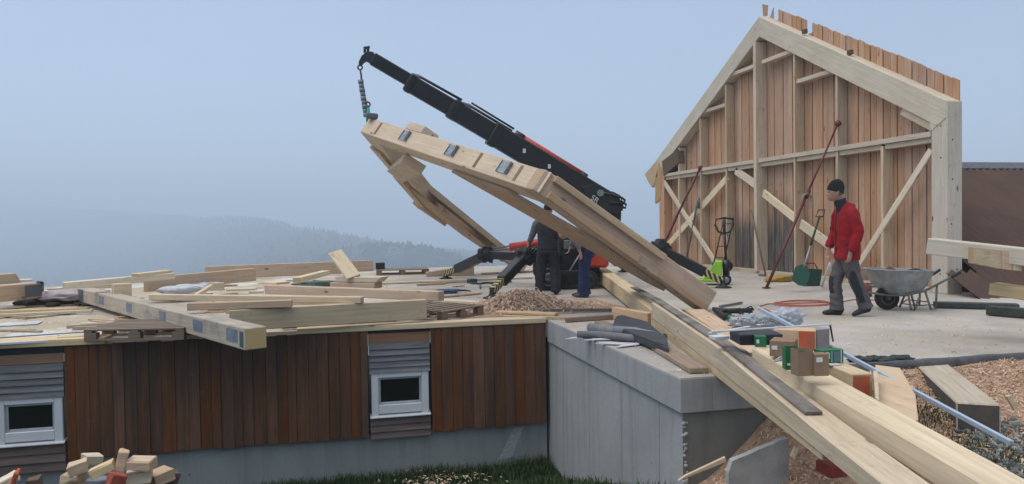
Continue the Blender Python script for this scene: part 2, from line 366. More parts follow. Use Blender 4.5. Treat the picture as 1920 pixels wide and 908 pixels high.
grid(b, 2.60, 14, 150, 0, 5.88, 84, gz)
tag(b.build('ground', SOIL), kind='structure')
b = MB(); grid(b, -15, 2.9, 90, -3, 10.2, 66, lambda x, y: gz(min(x, XW), y) - .01)
tag(b.build('ground', TURF), kind='structure')
# hills in the valley behind: polar sheet, silhouettes measured by direction
def interp(tbl, x):
    if x <= tbl[0][0]: return tbl[0][1]
    for (a, va), (c, vc) in zip(tbl, tbl[1:]):
        if x <= c: return va + (vc-va)*(x-a)/(c-a)
    return tbl[-1][1]
R1 = [(-900, 60), (-300, 52), (0, 40), (180, 30), (380, 18), (500, 8), (620, -11), (700, -24), (800, -40), (900, -48), (3000, -50)]
R2 = [(-900, -50), (480, -48), (560, -36), (620, -18), (690, -14), (780, -14), (840, -20), (900, -27), (960, -33), (1100, -40), (3000, -42)]
KD = 1.8
def hz(px, D):
    D = D/KD if D > 26 else D
    def hump(crest, Dc, w0, w1):
        t = (D-Dc)/(w0 if D < Dc else w1); return math.exp(-t*t)*1.0
    v = -52.
    Dc = interp([(0, 1650), (300, 1400), (500, 950), (620, 700), (900, 620)], px)
    h1 = v + ((interp(R1, px)-1.3)*Dc/1000+1.3-v)*hump(0, Dc, min(Dc*.43, 480), 500); h2 = v + (interp(R2, px)-v)*hump(0, 480, 110, 120)
    z = max(h1, h2) 
    near = lerp(-1.8, v, (D-14)/150.) if D < 176 else v
    z = max(z, near) if D < 200 else z
    return 1.33 + (z-1.33)*KD + 2.2*noise.noise(V((px*.012, D*.012, 0)))*min(1, D/300)
b = MB(); Ds = [0, 12, 26] + [KD*q_ for q_ in (28, 40, 60, 80, 110, 140, 176, 210, 250, 300, 340, 380, 410, 440, 470, 500, 540, 580, 640, 700, 760, 820, 880, 940, 1000, 1060, 1140, 1250, 1400, 1600)]
pxs = [-2600+60*i for i in range(124)]
hv = []
for D in Ds:
    row = []
    for px in pxs:
        a = (px-960)/F; p = V((r0.x*a+fw.x, r0.y*a+fw.y, 0))
        if D <= 26: q = CAM + p*max(D, .0) + V((0, 0, 0)); z = -3.2
        else: q = CAM + p*D; z = hz(px, D)
        row.append(b.bm.verts.new((q.x, q.y, z)))
    hv.append(row)
for i in range(1, len(Ds)-1):
    for j in range(len(pxs)-1):
        f = b.bm.faces.new((hv[i][j], hv[i][j+1], hv[i+1][j+1], hv[i+1][j])); f.smooth = True
HILL = plain('hill_meadow', (.018,.026,.014), 1, 0, .4, .02, 0, .05)
for v_ in [v_ for v_ in b.bm.verts if not v_.link_faces]: b.bm.verts.remove(v_)
tag(b.build('hills', HILL), kind='structure')
# ground sheet to the horizon behind and around
b = MB(); b.box((-3600, -3600, -101), (3600, 3600, -100)); tag(b.build('terrain', HILL), kind='structure')
# forest
def crown_mesh(bm, c, h, r, seed, conifer):
    rings = 5; n = 6; vs_ = []
    for i in range(rings+1):
        t = i/rings
        rad = r*((1-t)**.8 if conifer else math.sin(math.pi*min(.97, .15+.85*t))**.6)
        vs_.append([bm.verts.new((c.x+math.cos(k*6.283/n+seed+i)*rad*(.7+.6*random.random()), c.y+math.sin(k*6.283/n+seed+i)*rad*(.7+.6*random.random()), c.z+h*(.08+.92*t)+h*.05*random.random())) for k in range(n)])
    for A, B in zip(vs_, vs_[1:]):
        for k in range(n): bm.faces.new((A[k], A[(k+1)%n], B[(k+1)%n], B[k]))
b = MB()
def inpoint(px, D):
    a = (px-960)/F; return V((CAM.x+(r0.x*a+fw.x)*D, CAM.y+(r0.y*a+fw.y)*D, hz(px, D)))
for i in range(8500):
    px = random.uniform(-250, 1250); D = KD*random.choice([random.uniform(300, 1060), random.uniform(380, 520), random.uniform(780, 1060)])
    c = inpoint(px, D); c.z -= 1
    if noise.noise(V((c.x*.008, c.y*.008, 0))) < -.28: continue
    con = random.random() < (.25 if D < 1080 else .5)
    crown_mesh(b.bm, c, random.uniform(7, 13)*(1.1 if con else .8), random.uniform(2.2, 4.0), i, con)
FOREST = chips_mat('forest_foliage', [(.010,.020,.012), (.016,.028,.014), (.03,.035,.02), (.045,.045,.03)])
tag(b.build('forest', FOREST), kind='stuff', label='dark wooded slopes fading into fog beyond the valley', cat='forest')
# pale bare trees on the near wooded ridge
PALELEAF = plain('pale_blossom', (.50,.50,.46), .9); BARK = plain('bark', (.08,.06,.05), .9)
for i, (px, D, h, lab) in enumerate(((664, 430, 13, 'pale tree on the misty ridge, leftmost of the two larger ones'), (738, 420, 15, 'large pale round tree on the misty ridge left of the crane feet'),
        (716, 360, 8, 'small pale tree below the ridge, left one of the low pair'), (792, 350, 9, 'low spreading pale tree near the valley, closest to the crane feet'))):
    D *= KD; h *= KD; c = inpoint(px, D); r_ = thing('pale_tree', c, lab, 'tree', 'pale trees on the misty ridge')
    bb = MB(); bb.tube([c, c+V((.2, 0, h*.55))], [.35, .15]); bb.build('trunk', BARK, r_)
    bb = MB()
    for k in range(260):
        a, e, q = random.uniform(0, 6.28), random.uniform(-1, 1), random.random()**.4
        d_ = V((math.cos(a)*math.sqrt(1-e*e)*h*.42, math.sin(a)*math.sqrt(1-e*e)*h*.42, e*h*.32))*q*(1+.3*noise.noise(V((a, e*2, i))))
        p = c + V((0, 0, h*.62)) + d_; s_ = random.uniform(.3, .75)
        t1 = V((random.uniform(-1,1), random.uniform(-1,1), random.uniform(-1,1)))*s_; t2 = V((random.uniform(-1,1), random.uniform(-1,1), random.uniform(-1,1)))*s_
        bb.bm.faces.new([bb.bm.verts.new(p+t1), bb.bm.verts.new(p+t2), bb.bm.verts.new(p-t1), bb.bm.verts.new(p-t2)])
    bb.build('crown', PALELEAF, r_)
# haze
hm = bpy.data.materials.new('haze_air'); hm.use_nodes = True; t = hm.node_tree; t.nodes.clear()
pv = t.nodes.new('ShaderNodeVolumePrincipled'); pv.inputs['Color'].default_value = (.77, .885, 1.0, 1); pv.inputs['Density'].default_value = 0.0012; pv.inputs['Anisotropy'].default_value = .0
mo = t.nodes.new('ShaderNodeOutputMaterial'); t.links.new(pv.outputs[0], mo.inputs['Volume'])
b = MB(); b.box((-3500, -2500, -103), (3500, 3500, 150)); tag(b.build('haze', hm), kind='stuff')

# ================================================================ shed building under the slab
bld = thing('shed_building', V((0, YF, 0)), 'low brown timber clad building with two white framed windows on a concrete plinth', 'building')
wl = yat(-14, 760, YF).x, yat(123, 760, YF).x
wr = yat(692, 740, YF).x, yat(808, 740, YF).x
ZT, ZB = -.045, -1.43
b = MB(); b.box((-14, YF+.06, -2.6), (XW-.004, YF+.4, ZB)); b.build('plinth', PLINTH, bld)
b = MB(); b.box((-14, YF+.07, ZB+.002), (wl[0], YF+.35, -.245)); b.box((wl[1], YF+.07, ZB+.002), (wr[0], YF+.35, -.245)); b.box((wr[1], YF+.07, ZB+.002), (XW-.004, YF+.35, -.245)); b.build('wall', BLACKM, bld)
b = MB()
def boards(x0, x1):
    x = x0; k = 0
    while x < x1-.02:
        w = random.choice((.105, .125, .14, .155)); w = min(w, x1-x)
        dy = random.choice((0, .008, .016)); jt = random.uniform(-.008, .008)
        b.box((x+.002, YF-.022-dy, ZB+random.uniform(-.012, .02)), (x+w-.002, YF+.02-dy*.5, ZT+jt), .003); x += w; k += 1
for ca, cb in ((-14, wl[0]-.01), (wl[1]+.01, wr[0]-.01), (wr[1]+.01, XW-.02)):
    b = MB(); boards(ca, cb); b.build('cladding', CLAD, bld)
SHING = wood('grey_shingles', (.10,.105,.115), (.19,.195,.21), axis='X', var=.22, island=True, knot=0, streak=((.24,.25,.27), .5), endc=(.1,.1,.1))
SHINGR = wood('reddish_shingles', (.085,.062,.058), (.15,.115,.105), axis='X', var=.2, island=True, knot=0, streak=((.17,.15,.14), .5), endc=(.1,.08,.08))
OBRD = wood('orange_fascia', (.26,.135,.075), (.33,.185,.11), axis='X', knot=.3)
def bay(x0, x1, ztop, zo, zw1, zw0, zb, zs):
    b = MB(); b.box((x0-.005, YF-.004, ztop+.002), (x1+.005, YF+.0, -.03)); b.build('shade_strip', BLACKM, bld)  # black strip stands in for the shade under the edge board
    b = MB(); b.box((x0+.01, YF-.005, zo), (x1-.01, YF+.04, ztop), .003); b.build('fascia_board', OBRD, bld)
    b = MB(); z = zo-.004; hh = (zo-zw1)/round((zo-zw1)/.085)
    while z > zw1+.02:
        b.prism([V((x0+.01, YF+.03, z)), V((x0+.01, YF-.0, z)), V((x0+.01, YF-.026, z-hh-.004)), V((x0+.01, YF+.03, z-hh-.004))], V((x1-x0-.02, 0, 0))); z -= hh
    b.build('shingle_panel', SHING, bld)
    b = MB(); z = zw0-.004; hh = (zw0-zb)/round((zw0-zb)/.1)
    while z > zb+.02:
        b.prism([V((x0+.01, YF+.03, z)), V((x0+.01, YF-.0, z)), V((x0+.01, YF-.026, z-hh-.004)), V((x0+.01, YF+.03, z-hh-.004))], V((x1-x0-.02, 0, 0))); z -= hh
    b.build('shingle_panel', SHINGR, bld)
    fwid = .115; b = MB(); y0, y1 = YF-.015, YF+.06; X0, X1 = x0+.03, x1-.03
    b.box((X0, y0, zw0), (X0+fwid*.8, y1, zw1), .006); b.box((X1-fwid*.8, y0, zw0), (X1, y1, zw1), .006)
    b.box((X0+fwid*.8+.001, y0+.001, zw1-.07), (X1-fwid*.8-.001, y1, zw1), .006); b.box((X0+fwid*.8+.001, y0+.001, zw0+.045), (X1-fwid*.8-.001, y1, zw0+.045+fwid), .006)
    fr = b.build('window', WHITEP, bld)
    b = MB(); xa, xb, za, zb_ = X0+fwid*.8, X1-fwid*.8, zw0+.045+fwid, zw1-.07
    for q in ((xa, xa+.03, za, zb_), (xb-.03, xb, za, zb_), (xa+.03, xb-.03, za, za+.03), (xa+.03, xb-.03, zb_-.03, zb_)):
        b.box((q[0]+.001, YF+.022, q[2]+.001), (q[1]-.001, YF+.055, q[3]-.001), .003)
    b.build('sash', plain('sash_white', (.50,.53,.55), .4), fr)
    b = MB(); b.box((xa, YF+.040, za), (xb, YF+.046, zb_)); b.build('pane', PANE, fr)
    b = MB(); b.prism([V((x0+.01, YF-.055, zw0)), V((x0+.01, YF+.06, zw0+.02)), V((x0+.01, YF+.06, zw0+.043)), V((x0+.01, YF-.055, zw0+.012))], V((x1-x0-.02, 0, 0))); b.build('sill', WHITEP, fr)
zz = lambda px, py: yat(px, py, YF).z
bay(wr[0], wr[1], zz(750, 624), zz(750, 641), zz(750, 697), zz(750, 780), zz(750, 818), 0)
bay(wl[0], wl[1], zz(60, 665), zz(60, 683), zz(60, 746), zz(60, 834), zz(60, 884), 0)
# concrete side and front walls
ret = thing('concrete_wall', V((XW, YB, -.24)), 'grey board marked concrete retaining wall with a smooth top band, meeting the brown cladding', 'wall')
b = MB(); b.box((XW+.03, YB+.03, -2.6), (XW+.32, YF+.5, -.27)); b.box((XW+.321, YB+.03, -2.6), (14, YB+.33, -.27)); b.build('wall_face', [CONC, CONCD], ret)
ret.children[0].data.polygons.foreach_set('material_index', [1 if (p.normal.y < -.5) else 0 for p in ret.children[0].data.polygons])  # faces turned to the front get the darker, more streaked concrete
b = MB(); b.box((XW-.004, YB-.004, -.30), (XW+.3, YF-.03, -.006), .006); b.box((XW+.302, YB-.003, -.30), (14, YB+.3, -.007), .006); b.build('top_band', CONC, ret)
# formwork seams on the side wall
b = MB(); y = YB+.5
while y < YF: b.box((XW+.028, y, -2.6), (XW+.0302, y+.003, -.3)); y += random.uniform(.8, 1.1)
b.build('formwork_seam', CONCD, ret)
# rough fins left at the corner
b = MB()
for k in range(60):
    z = -.34-random.random()*1.1; b.blob((XW+.035+random.uniform(0, .03), YB+.03-random.random()*.012, z), random.uniform(.008, .02), sub=1, seed=k)
b.build('chipped_edge', plain('pale_mortar', (.42,.44,.42), .9), ret)
# ================================================================ gable frame
CANDW = FRESH2
gab = thing('gable_wall', V((XG, 16.7, 0)), 'tall unfinished timber gable wall with studs, braces and vertical boards', 'wall')
pr = xat(1748, 556, XG); 
Y0, Y1 = 10.8, 22.55; YM = xat(1424, 60, XG).y; ZE = 3.42
zA = xat(1424, 31, XG).z
yEnd, yFar = Y0, Y1
# portal frame: posts and rafters (frame is 0.31 deep in X)
XD = .31
def gb(name, A, B, y0, y1, z0, z1, mat=FRESH2, upv=V((-1, 0, 0)), **k): return beam(name, A, B, y0, y1, z0, z1, mat, gab, upv, **k)
DR = .44    # rafter depth
zN = xat(1772, 190, XG).z; 
b = MB(); b.prism([V((XG, Y0, .0)), V((XG, Y0+.36, 0)), V((XG, Y0+.36, zN+.0)), V((XG, Y0, zN))], V((XD, 0, 0)), .01); b.build('post', wood('post_timber', (.53,.46,.36), (.63,.57,.46), axis='Z', knot=.9), gab)
pf = xat(1235, 300, XG)
b = MB(); b.prism([V((XG, Y1-.36, 0)), V((XG, Y1, 0)), V((XG, Y1, pf.z+.1)), V((XG, Y1-.36, pf.z+.1))], V((XD, 0, 0)), .01); b.build('post', LARCH, gab)
sN = (zA-zN)/(YM-Y0); sFa = (zA-zN)/(Y1+.2-YM)
def ztop(y): return zN + sN*(y-Y0) if y < YM else zA - sFa*(y-YM)
RF = wood('rafter_timber', (.52,.46,.36), (.62,.56,.45), axis='X', knot=.5, blotch=.3, endc=(.45,.36,.25))
v_ = DR/math.cos(math.atan(sN))
def rafter(pts, dep):
    A, B = V(pts[0]), V(pts[1]); m = frame(A, B-A, V((-1, 0, 0))); inv = m.inverted(); b = MB()
    b.prism([inv @ V(p) for p in pts], inv.to_3x3() @ V((dep, 0, 0)), .01); b.build('rafter', RF, gab, m)
rafter([(XG-.012, Y0+.02, ztop(Y0+.02)), (XG-.012, YM, zA), (XG-.012, YM, zA-v_), (XG-.012, Y0+.37, ztop(Y0+.37)-v_), (XG-.012, Y0+.37, ztop(Y0+.02)-.5), (XG-.012, Y0+.02, ztop(Y0+.02)-.30)], XD+.02)
rafter([(XG-.01, YM+.003, zA), (XG-.01, Y1+.55, ztop(Y1+.55)), (XG-.01, Y1+.45, ztop(Y1+.55)-.52), (XG-.01, Y1+.05, ztop(Y1)-v_), (XG-.01, YM+.003, zA-v_)], XD+.02)
# spliced plates under the eaves joint on the right, dark block and boards at the left eave
a = xat(1690, 206, XG+.1); c = xat(1745, 236, XG+.1)
b = MB(); b.prism([V((XG+.02, xat(1695, 192, XG).y, xat(1695, 192, XG).z)), V((XG+.02, Y0+.37, xat(1748, 222, XG).z)), V((XG+.02, Y0+.37, xat(1746, 247, XG).z)), V((XG+.02, xat(1685, 215, XG).y, xat(1685, 215, XG).z))], V((.16, 0, 0)), .006); b.build('splice_plate', wood('plate_timber', (.50,.42,.29), (.60,.52,.38), axis='Y', knot=.2), gab)
q = [xat(*p, XG-.03) for p in ((1241, 303), (1270, 280), (1272, 305), (1244, 330))]
b = MB(); b.prism(q, V((.22, 0, 0))); b.build('eave_block', DARKW, gab)
q = [xat(*p, XG-.02) for p in ((1232, 300), (1209, 327), (1215, 341), (1222, 352), (1232, 330))]
b = MB(); b.prism(q, V((.1, 0, 0))); b.build('eave_board', FRESH2, gab)
q = [xat(*p, XG-.02) for p in ((1229, 335), (1236, 300), (1240, 320), (1238, 372), (1228, 382))]
b = MB(); b.prism([q[0], q[1], q[2], q[3], q[4]], V((.08, 0, 0))); b.build('eave_board', FRESH, gab)
# studs: bright narrow face towards the site, 0.24 deep
SD = .24
def ylab(px): return xat(px, 380, XG+.02).y
studs = [1272, 1312.5, 1360.5, 1488, 1567, 1651]
ZR = 2.76; RT = .095
SM = wood('stud_grain', (.52,.39,.26), (.66,.53,.385), axis='Z', knot=.5)
for i, px in enumerate(studs):
    y = ylab(px); zt = ztop(y)-v_-.01
    if px == 1651: zt = ZR-.04
    w = .07
    b = MB(); b.box((XG+.02, y-w, 0.05), (XG+.02+SD, y, zt), .004); b.build('stud', SM, gab)
y = ylab(1420); 
b = MB(); b.box((XG-.05, y-.075, 0.05), (XG+.02+SD, y-.002, ztop(y)-v_-.012), .004); b.box((XG-.04, y, .05), (XG+.02+SD, y+.06, ztop(y)-v_-.014), .004); b.build('stud', SM, gab)
# mid rail between studs: top plate, and a set-back lower one coloured as shade
MR = wood('rail_grain', (.56,.46,.33), (.68,.58,.44), axis='Y', knot=.3)
ys = sorted([ylab(p) for p in studs] + [y])
edges = [Y0+.36] + ys + [Y1-.36]
b = MB(); b.box((XG-.004, Y0+.37, ZR), (XG+.02+SD-.03, y-.08, ZR+RT), .004); b.box((XG-.004, y+.065, ZR+.002), (XG+.02+SD-.03, Y1-.37, ZR+RT), .004); b.build('rail', MR, gab)
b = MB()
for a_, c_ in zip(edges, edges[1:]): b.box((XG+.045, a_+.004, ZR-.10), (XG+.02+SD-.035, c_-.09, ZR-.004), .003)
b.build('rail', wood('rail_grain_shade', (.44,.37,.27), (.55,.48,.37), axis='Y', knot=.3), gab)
b = MB(); b.box((XG+.01, Y0+.37, 0.002), (XG+.02+SD, Y1-.37, .075)); b.build('sole_plate', MR, gab)
# short noggings
for (p, q2) in (((1365, 139), (1412, 120)), ((1427, 113), (1486, 91)), ((1492, 148), (1563, 129)), ((1318, 206), (1358, 194))):
    A = xat(*p, XG+.02); B = xat(*q2, XG+.02); zc = (A.z+B.z)/2
    A.z = B.z = zc
    b = MB(); b.box((XG+.03, min(A.y, B.y), zc-.09), (XG+.2, max(A.y, B.y)-.01, zc), .003); b.build('nogging', MR, gab)
# braces
def brace(p, q2, w=.13, dx=.0, m=FRESH2):
    A = xat(*p, XG+dx); B = xat(*q2, XG+dx); beam('brace', A, B, -w/2, w/2, -.05, 0, m, gab, V((-1, 0, 0)))
brace((1243, 340), (1350, 508), .16, .012); brace((1242, 470), (1364, 332), .20, .05); 
brace((1378, 320), (1424, 352), .20, .045); brace((1430, 362), (1490, 410), .20, .045); brace((1500, 420), (1610, 500), .22, .045)
brace((1744, 282), (1606, 500), .13, .012)
# boards
XBD = XG+.02+SD+.004
def btop(y):
    # the near side boards run past the rafter in a ragged line, the far side ones end at it
    if y < YM-.15: 
        return interp([(xat(px, 100, XBD).y, xat(px, py, XBD).z) for px, py in ((1797, 152), (1700, 110), (1600, 72), (1525, 43), (1512, 38), (1442, 10))], y)
    return ztop(y)-.05
wp = thing_parts = None
b1, b2 = MB(), MB(); y = Y0+.02; k = 0
fil = MB()
def bd(b, x, y0, y1, z0, f0, f1): b.prism([V((x, y0, z0)), V((x, y1, z0)), V((x, y1, f1)), V((x, y0, f0))], V((.022, 0, 0)), .002)
yd0, yd1 = ylab(1500)-.0, ylab(1362)
ygap0, ygap1 = xat(1524, 60, XBD).y, xat(1512, 60, XBD).y
while y < Y1-.05:
    w = random.uniform(.165, .20); yc = y+w/2
    z0 = .02 + random.uniform(0, .03); jj = random.uniform(-.012, .015); z1 = btop(yc)+jj; za, zc_ = btop(y)+jj, btop(y+w)+jj; dx = (k%2)*.024
    weath = False
    if ygap0-.03 < yc < ygap1+.03: za = zc_ = z1 = ztop(yc)+.02
    elif yc > YM-.35 and yc < YM-.15: za = zc_ = z1 = ztop(yc)-.02
    if weath:
        zs = 1.25 + 1.2*max(0, min(1, (ylab(1420)-yc)/1.4+.5)) + random.uniform(-.25, .25)
        if ylab(1497) < yc < ylab(1478): z0 = .95
        b2.box((XBD+dx+.002, y+.003, z0), (XBD+dx+.022, y+w-.001, zs), .002)
        bd(b1, XBD+dx*.4, y+.002, y+w-.012, zs+.003, za, zc_); fil.box((XBD+.036, y+w-.04, .1), (XBD+.05, y+w+.03, zc_-.02))
    else: bd(b1, XBD+dx*.4, y+.002, y+w-.012, z0, za, zc_); fil.box((XBD+.036, y+w-.04, .1), (XBD+.05, y+w+.03, zc_-.02))
    y += w+.004; k += 1
fil.build('gap_shade_strips', wood('gap_shade_wood', (.10,.045,.025), (.14,.07,.04), axis='Z'), gab); WEA = (ylab(1500)-gab.location.y, ylab(1366)-gab.location.y); b1.build('boarding', larch_weathered(), gab); b2.bm.free()  # dark strips behind the joints stand in for shadow between boards
b = MB(); b.box((XBD+.055, Y0+.05, .0), (XBD+.065, Y1-.1, 2.3)); b.build('backing_sheet', BLACKM, gab, label='dark sheet behind the boards')
# offcut upright at the apex, bits along the rafter
b = MB(); b.prism([xat(*p, XG+.2) for p in ((1429, 8), (1438, 10), (1437, 30), (1431, 31))], V((.03, 0, 0))); b.build('offcut', LARCH, gab)
b = MB()
for p in ((1507, 60), (1592, 99)):
    c = xat(*p, XG+.05); b.box((c.x-.02, c.y-.06, c.z-.04), (c.x+.06, c.y+.04, c.z+.05))
b.build('wedge', DARKW, gab)
# bolts and dark screw holes on the post
b = MB()
for px, py in ((1764, 207), (1764, 236), (1764, 296), (1786, 262), (1786, 336), (1784, 420), (1762, 505), (1763, 514), (1794, 505)):
    p = xat(px, py, XG-.002) if px < 1773 else yat(px, py, Y0-.002)
    b.blob(p, .014, sub=1)
b.build('bolt', BLACKM, gab)
# ================================================================ neighbouring roof
nb = thing('neighbouring_barn', V((16, 15, -1)), 'low barn behind the gable with a reddish brown corrugated roof', 'building')
yr, zr_, ye, ze = 14.6, 2.55, 9.4, -.35
b = MB(); x = XG+.55; pitchw = .19; n = int((44-x)/pitchw*4)
prev = None
def rp_(x): return .045*math.sin(2*math.pi*x/pitchw)
sl_ = (zr_-ze)/(yr-ye)
for i in range(n+1):
    xx = x+i*pitchw/4
    c = (b.bm.verts.new((xx, ye, ze+rp_(xx))), b.bm.verts.new((xx, yr, zr_+rp_(xx))))
    if prev:
        f = b.bm.faces.new((prev[0], c[0], c[1], prev[1])); f.smooth = True
    prev = c
ROOF = plain('brown_corrugated_roof', (.105,.060,.045), .75, 0, .3, 1.6, 0, .25, c2=(.070,.048,.040))
prev = None
for i in range(0, 17):
    xx = XG-.16+i*pitchw/4; y_ = 10.74
    c = (b.bm.verts.new((xx, ye, ze+rp_(xx)-.003)), b.bm.verts.new((xx, y_, ze+(y_-ye)*sl_+rp_(xx)-.003)))
    if prev:
        f = b.bm.faces.new((prev[0], c[0], c[1], prev[1])); f.smooth = True
    prev = c
rf = b.build('roof', ROOF, nb)
b = MB(); b.prism([V((x, yr-.22, zr_-.09)), V((x, yr, zr_+.07)), V((x, yr+.22, zr_-.09)), V((x, yr+.2, zr_-.12)), V((x, yr, zr_+.035)), V((x, yr-.2, zr_-.12))], V((34, 0, 0))); b.build('ridge_cap', plain('grey_ridge', (.10,.11,.13), .6), rf)
b = MB(); b.prism([V((x+.05, yr, zr_-.1)), V((x+.05, ye+.25, ze-.02)), V((x+.05, ye+.25, -2.5)), V((x+.05, 20, -2.5)), V((x+.05, 20, ze))], V((33, 0, 0))); b.build('wall', DARKW, nb)
# ================================================================ LIFTED PORTAL FRAME (leaning, hung from the crane)
TI = R(34.5); FX = 5.23; YW = R(2.07)
td = V((-math.cos(TI), 0, math.sin(TI))); tn = V((math.sin(TI), 0, math.cos(TI))); sY = V((0, 1, 0))
_rz = Matrix.Rotation(YW, 3, 'Z'); td = _rz @ td; tn = _rz @ tn; sY = _rz @ sY
FO = V((FX, 9.907, .004))
def fp(s, t, n=0.0): return FO + sY*s + td*t + tn*n
TH = .335
S0, S1 = 0.0, 9.88; SM_ = (S0+S1)/2; TE, TA = 2.98, 5.53
lf = thing('portal_frame', fp(SM_, 0), 'large pale timber portal frame leaning in mid air, its peak hanging from the crane hook', 'roof frame')
FR1 = wood('frame_timber', (.52,.40,.27), (.62,.50,.36), knot=.9, blotch=.3)
FR2 = wood('frame_timber_pink', (.45,.31,.21), (.55,.40,.28), knot=1., blotch=.35)
def member(name, A2, B2, d0, d1, n0=0, n1=TH, mat=FR1, bev=.01, poly=None):
    """A2->B2 in the plane of the frame (s along the base, t up the frame); d0..d1 inwards, n through the thickness"""
    A = fp(*A2); B = fp(*B2); return beam(name, A, B, d0, d1, n0, n1, mat, lf, tn, bev=bev)
def poly(name, pts, n0, n1, mat=FR1, bev=.01):
    A = fp(*pts[0], n0); B = fp(*pts[1], n0); m = frame(A, B-A, tn); inv = m.inverted()
    b = MB(); b.prism([inv @ fp(*p, n0) for p in pts], V((0, 0, n1-n0)), bev)
    return b.build(name, mat, lf, m)
# posts: outer line s=S0, foot with cut corner
DP = .36
poly('post', [(S0, 0.0), (S0, TE), (S0+.05, TE+.18), (S0+DP+.1, TE+.28), (S0+DP, TE-.2), (S0+DP, 0.02)], 0, TH, FR2)
poly('post', [(S1, 0.0), (S1, TE), (S1-.05, TE+.18), (S1-DP-.1, TE+.28), (S1-DP, TE-.2), (S1-DP, 0.02)], 0, TH, FR2)
sl2 = (TA-TE-.1)/(SM_-S0); dr = .42
def rline(s, inn=0): return (s, TE+.1+(s-S0)*sl2-inn) if s <= SM_ else (s, TE+.1+(S1-s)*sl2-inn)
poly('rafter', [rline(S0-.02), rline(SM_-.002), rline(SM_-.002, dr), rline(S0+.42, dr+.02)], .004, TH+.004)
poly('rafter', [rline(S1+.02), rline(SM_+.002), rline(SM_+.002, dr+.06), rline(S1-.42, dr+.12)], .002, TH+.002)
# long haunch boards on the underside from rafter to post
def haunch(sg, S):
    f_ = lambda a, t: (S+sg*a, t)
    poly('knee_brace', [rline(S+sg*2.35, dr-.12), rline(S+sg*.95, dr-.12), f_(DP-.12, 1.95), f_(DP-.12, .62), f_(DP+.10, .80)], -.06, -.004, FR2, .004)
    poly('knee_brace', [rline(S+sg*2.0, dr+.004), rline(S+sg*1.2, dr+.004), f_(DP+.004, 1.7), f_(DP+.004, .95), f_(DP+.06, 1.0)], TH-.14, TH, FR1, .004)
haunch(1, S0); haunch(-1, S1)
# side strips on the outer face of the near post
beam('edge_strip', fp(S0, TE+.02, TH-.005), fp(S0, 1.02, TH-.005), -.09, 0, -.095, 0, FR1, lf, tn)
beam('edge_strip', fp(S0, TE-.02, .095), fp(S0, 1.35, .095), -.085, 0, -.10, .0, FR2, lf, tn)
beam('edge_strip', fp(S0, .95, .10), fp(S0, .02, .10), -.02, 0, -.10, .0, FR2, lf, tn)
# collar tie near the peak, blocks, jagged plates on the far side
A2 = rline(SM_-1.15, dr-.10); B2 = rline(SM_+1.15, dr-.10)
poly('collar_tie', [(A2[0], A2[1]), (B2[0], B2[1]), (B2[0]+.14, B2[1]-.42), (A2[0]-.14, A2[1]-.42)], -.20, -.004, FR1)
p = rline(SM_-1.25, -.0); q = rline(SM_-1.75, -.0)
poly('block', [p, q, (q[0]-.0, q[1]+.0-.3), (p[0], p[1]-.3)], TH+.008, TH+.15, FR1, .006)
poly('gusset', [rline(S1-1.1, -.0), rline(S1-2.7, .0), rline(S1-2.9, .3), rline(S1-1.0, .3)], -.10, -.004, FR2, .005)
poly('gusset', [rline(S1-3.0, -.0), rline(S1-4.3, .0), rline(S1-4.3, .25), rline(S1-3.1, .25)], -.06, -.004, FR1, .005)
poly('gusset', [(S1+.01, 2.4), (S1+.01, 3.3), (S1-.3, 3.5), (S1-.3, 2.5)], -.10, -.004, FR2, .005)
# shaded housings (notches) painted as flat dark plates, joist hangers on the near rafter's outer face
ux = (fp(*rline(SM_)) - fp(*rline(S0)))/(SM_-S0)     # per unit s
on = ux.cross(tn).normalized()
if on.y > 0: on = -on
for k, (px, py) in enumerate(((758, 252), (845, 284), (944, 321))):
    best = min((i*.02 for i in range(0, 240)), key=lambda a: abs(((lambda P: 960+F*((P-CAM).dot(rt))/((P-CAM).dot(fw)))(fp(*rline(S0+a), TH*.6)))-px))
    s_ = S0+best; C0 = fp(*rline(s_), 0); xd = ux.normalized()
    g = MB(); 
    for (a0, a1, h) in ((-.16, -.150, .06), (-.16, .1, .008), (.092, .1, .02)):
        vs8 = []
        P0 = C0 + xd*a0 + tn*.10 + on*.004; 
        pts = [P0, P0+xd*(a1-a0), P0+xd*(a1-a0)+tn*.20, P0+tn*.20]; g.prism(pts, on*h, .001)
    g.build('joist_hanger', ZINC, lf)
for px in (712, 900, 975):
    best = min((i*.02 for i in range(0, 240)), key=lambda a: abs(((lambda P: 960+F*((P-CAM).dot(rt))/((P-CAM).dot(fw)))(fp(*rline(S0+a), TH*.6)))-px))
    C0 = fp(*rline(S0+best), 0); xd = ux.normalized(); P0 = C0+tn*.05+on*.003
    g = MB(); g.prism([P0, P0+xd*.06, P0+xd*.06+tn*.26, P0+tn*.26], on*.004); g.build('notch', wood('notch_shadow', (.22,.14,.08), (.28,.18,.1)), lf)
# peak hardware
PK = fp(*rline(SM_-.1), TH)
b = MB(); b.obox(PK + V((-.12, -.05, .0)), PK+V((.10, -.05, -.02)), -.09, .09, .0, .10, V((0,0,1)), .02); b.build('peak_bracket', plain('bracket_grey', (.13,.15,.19), .5, .5), lf)
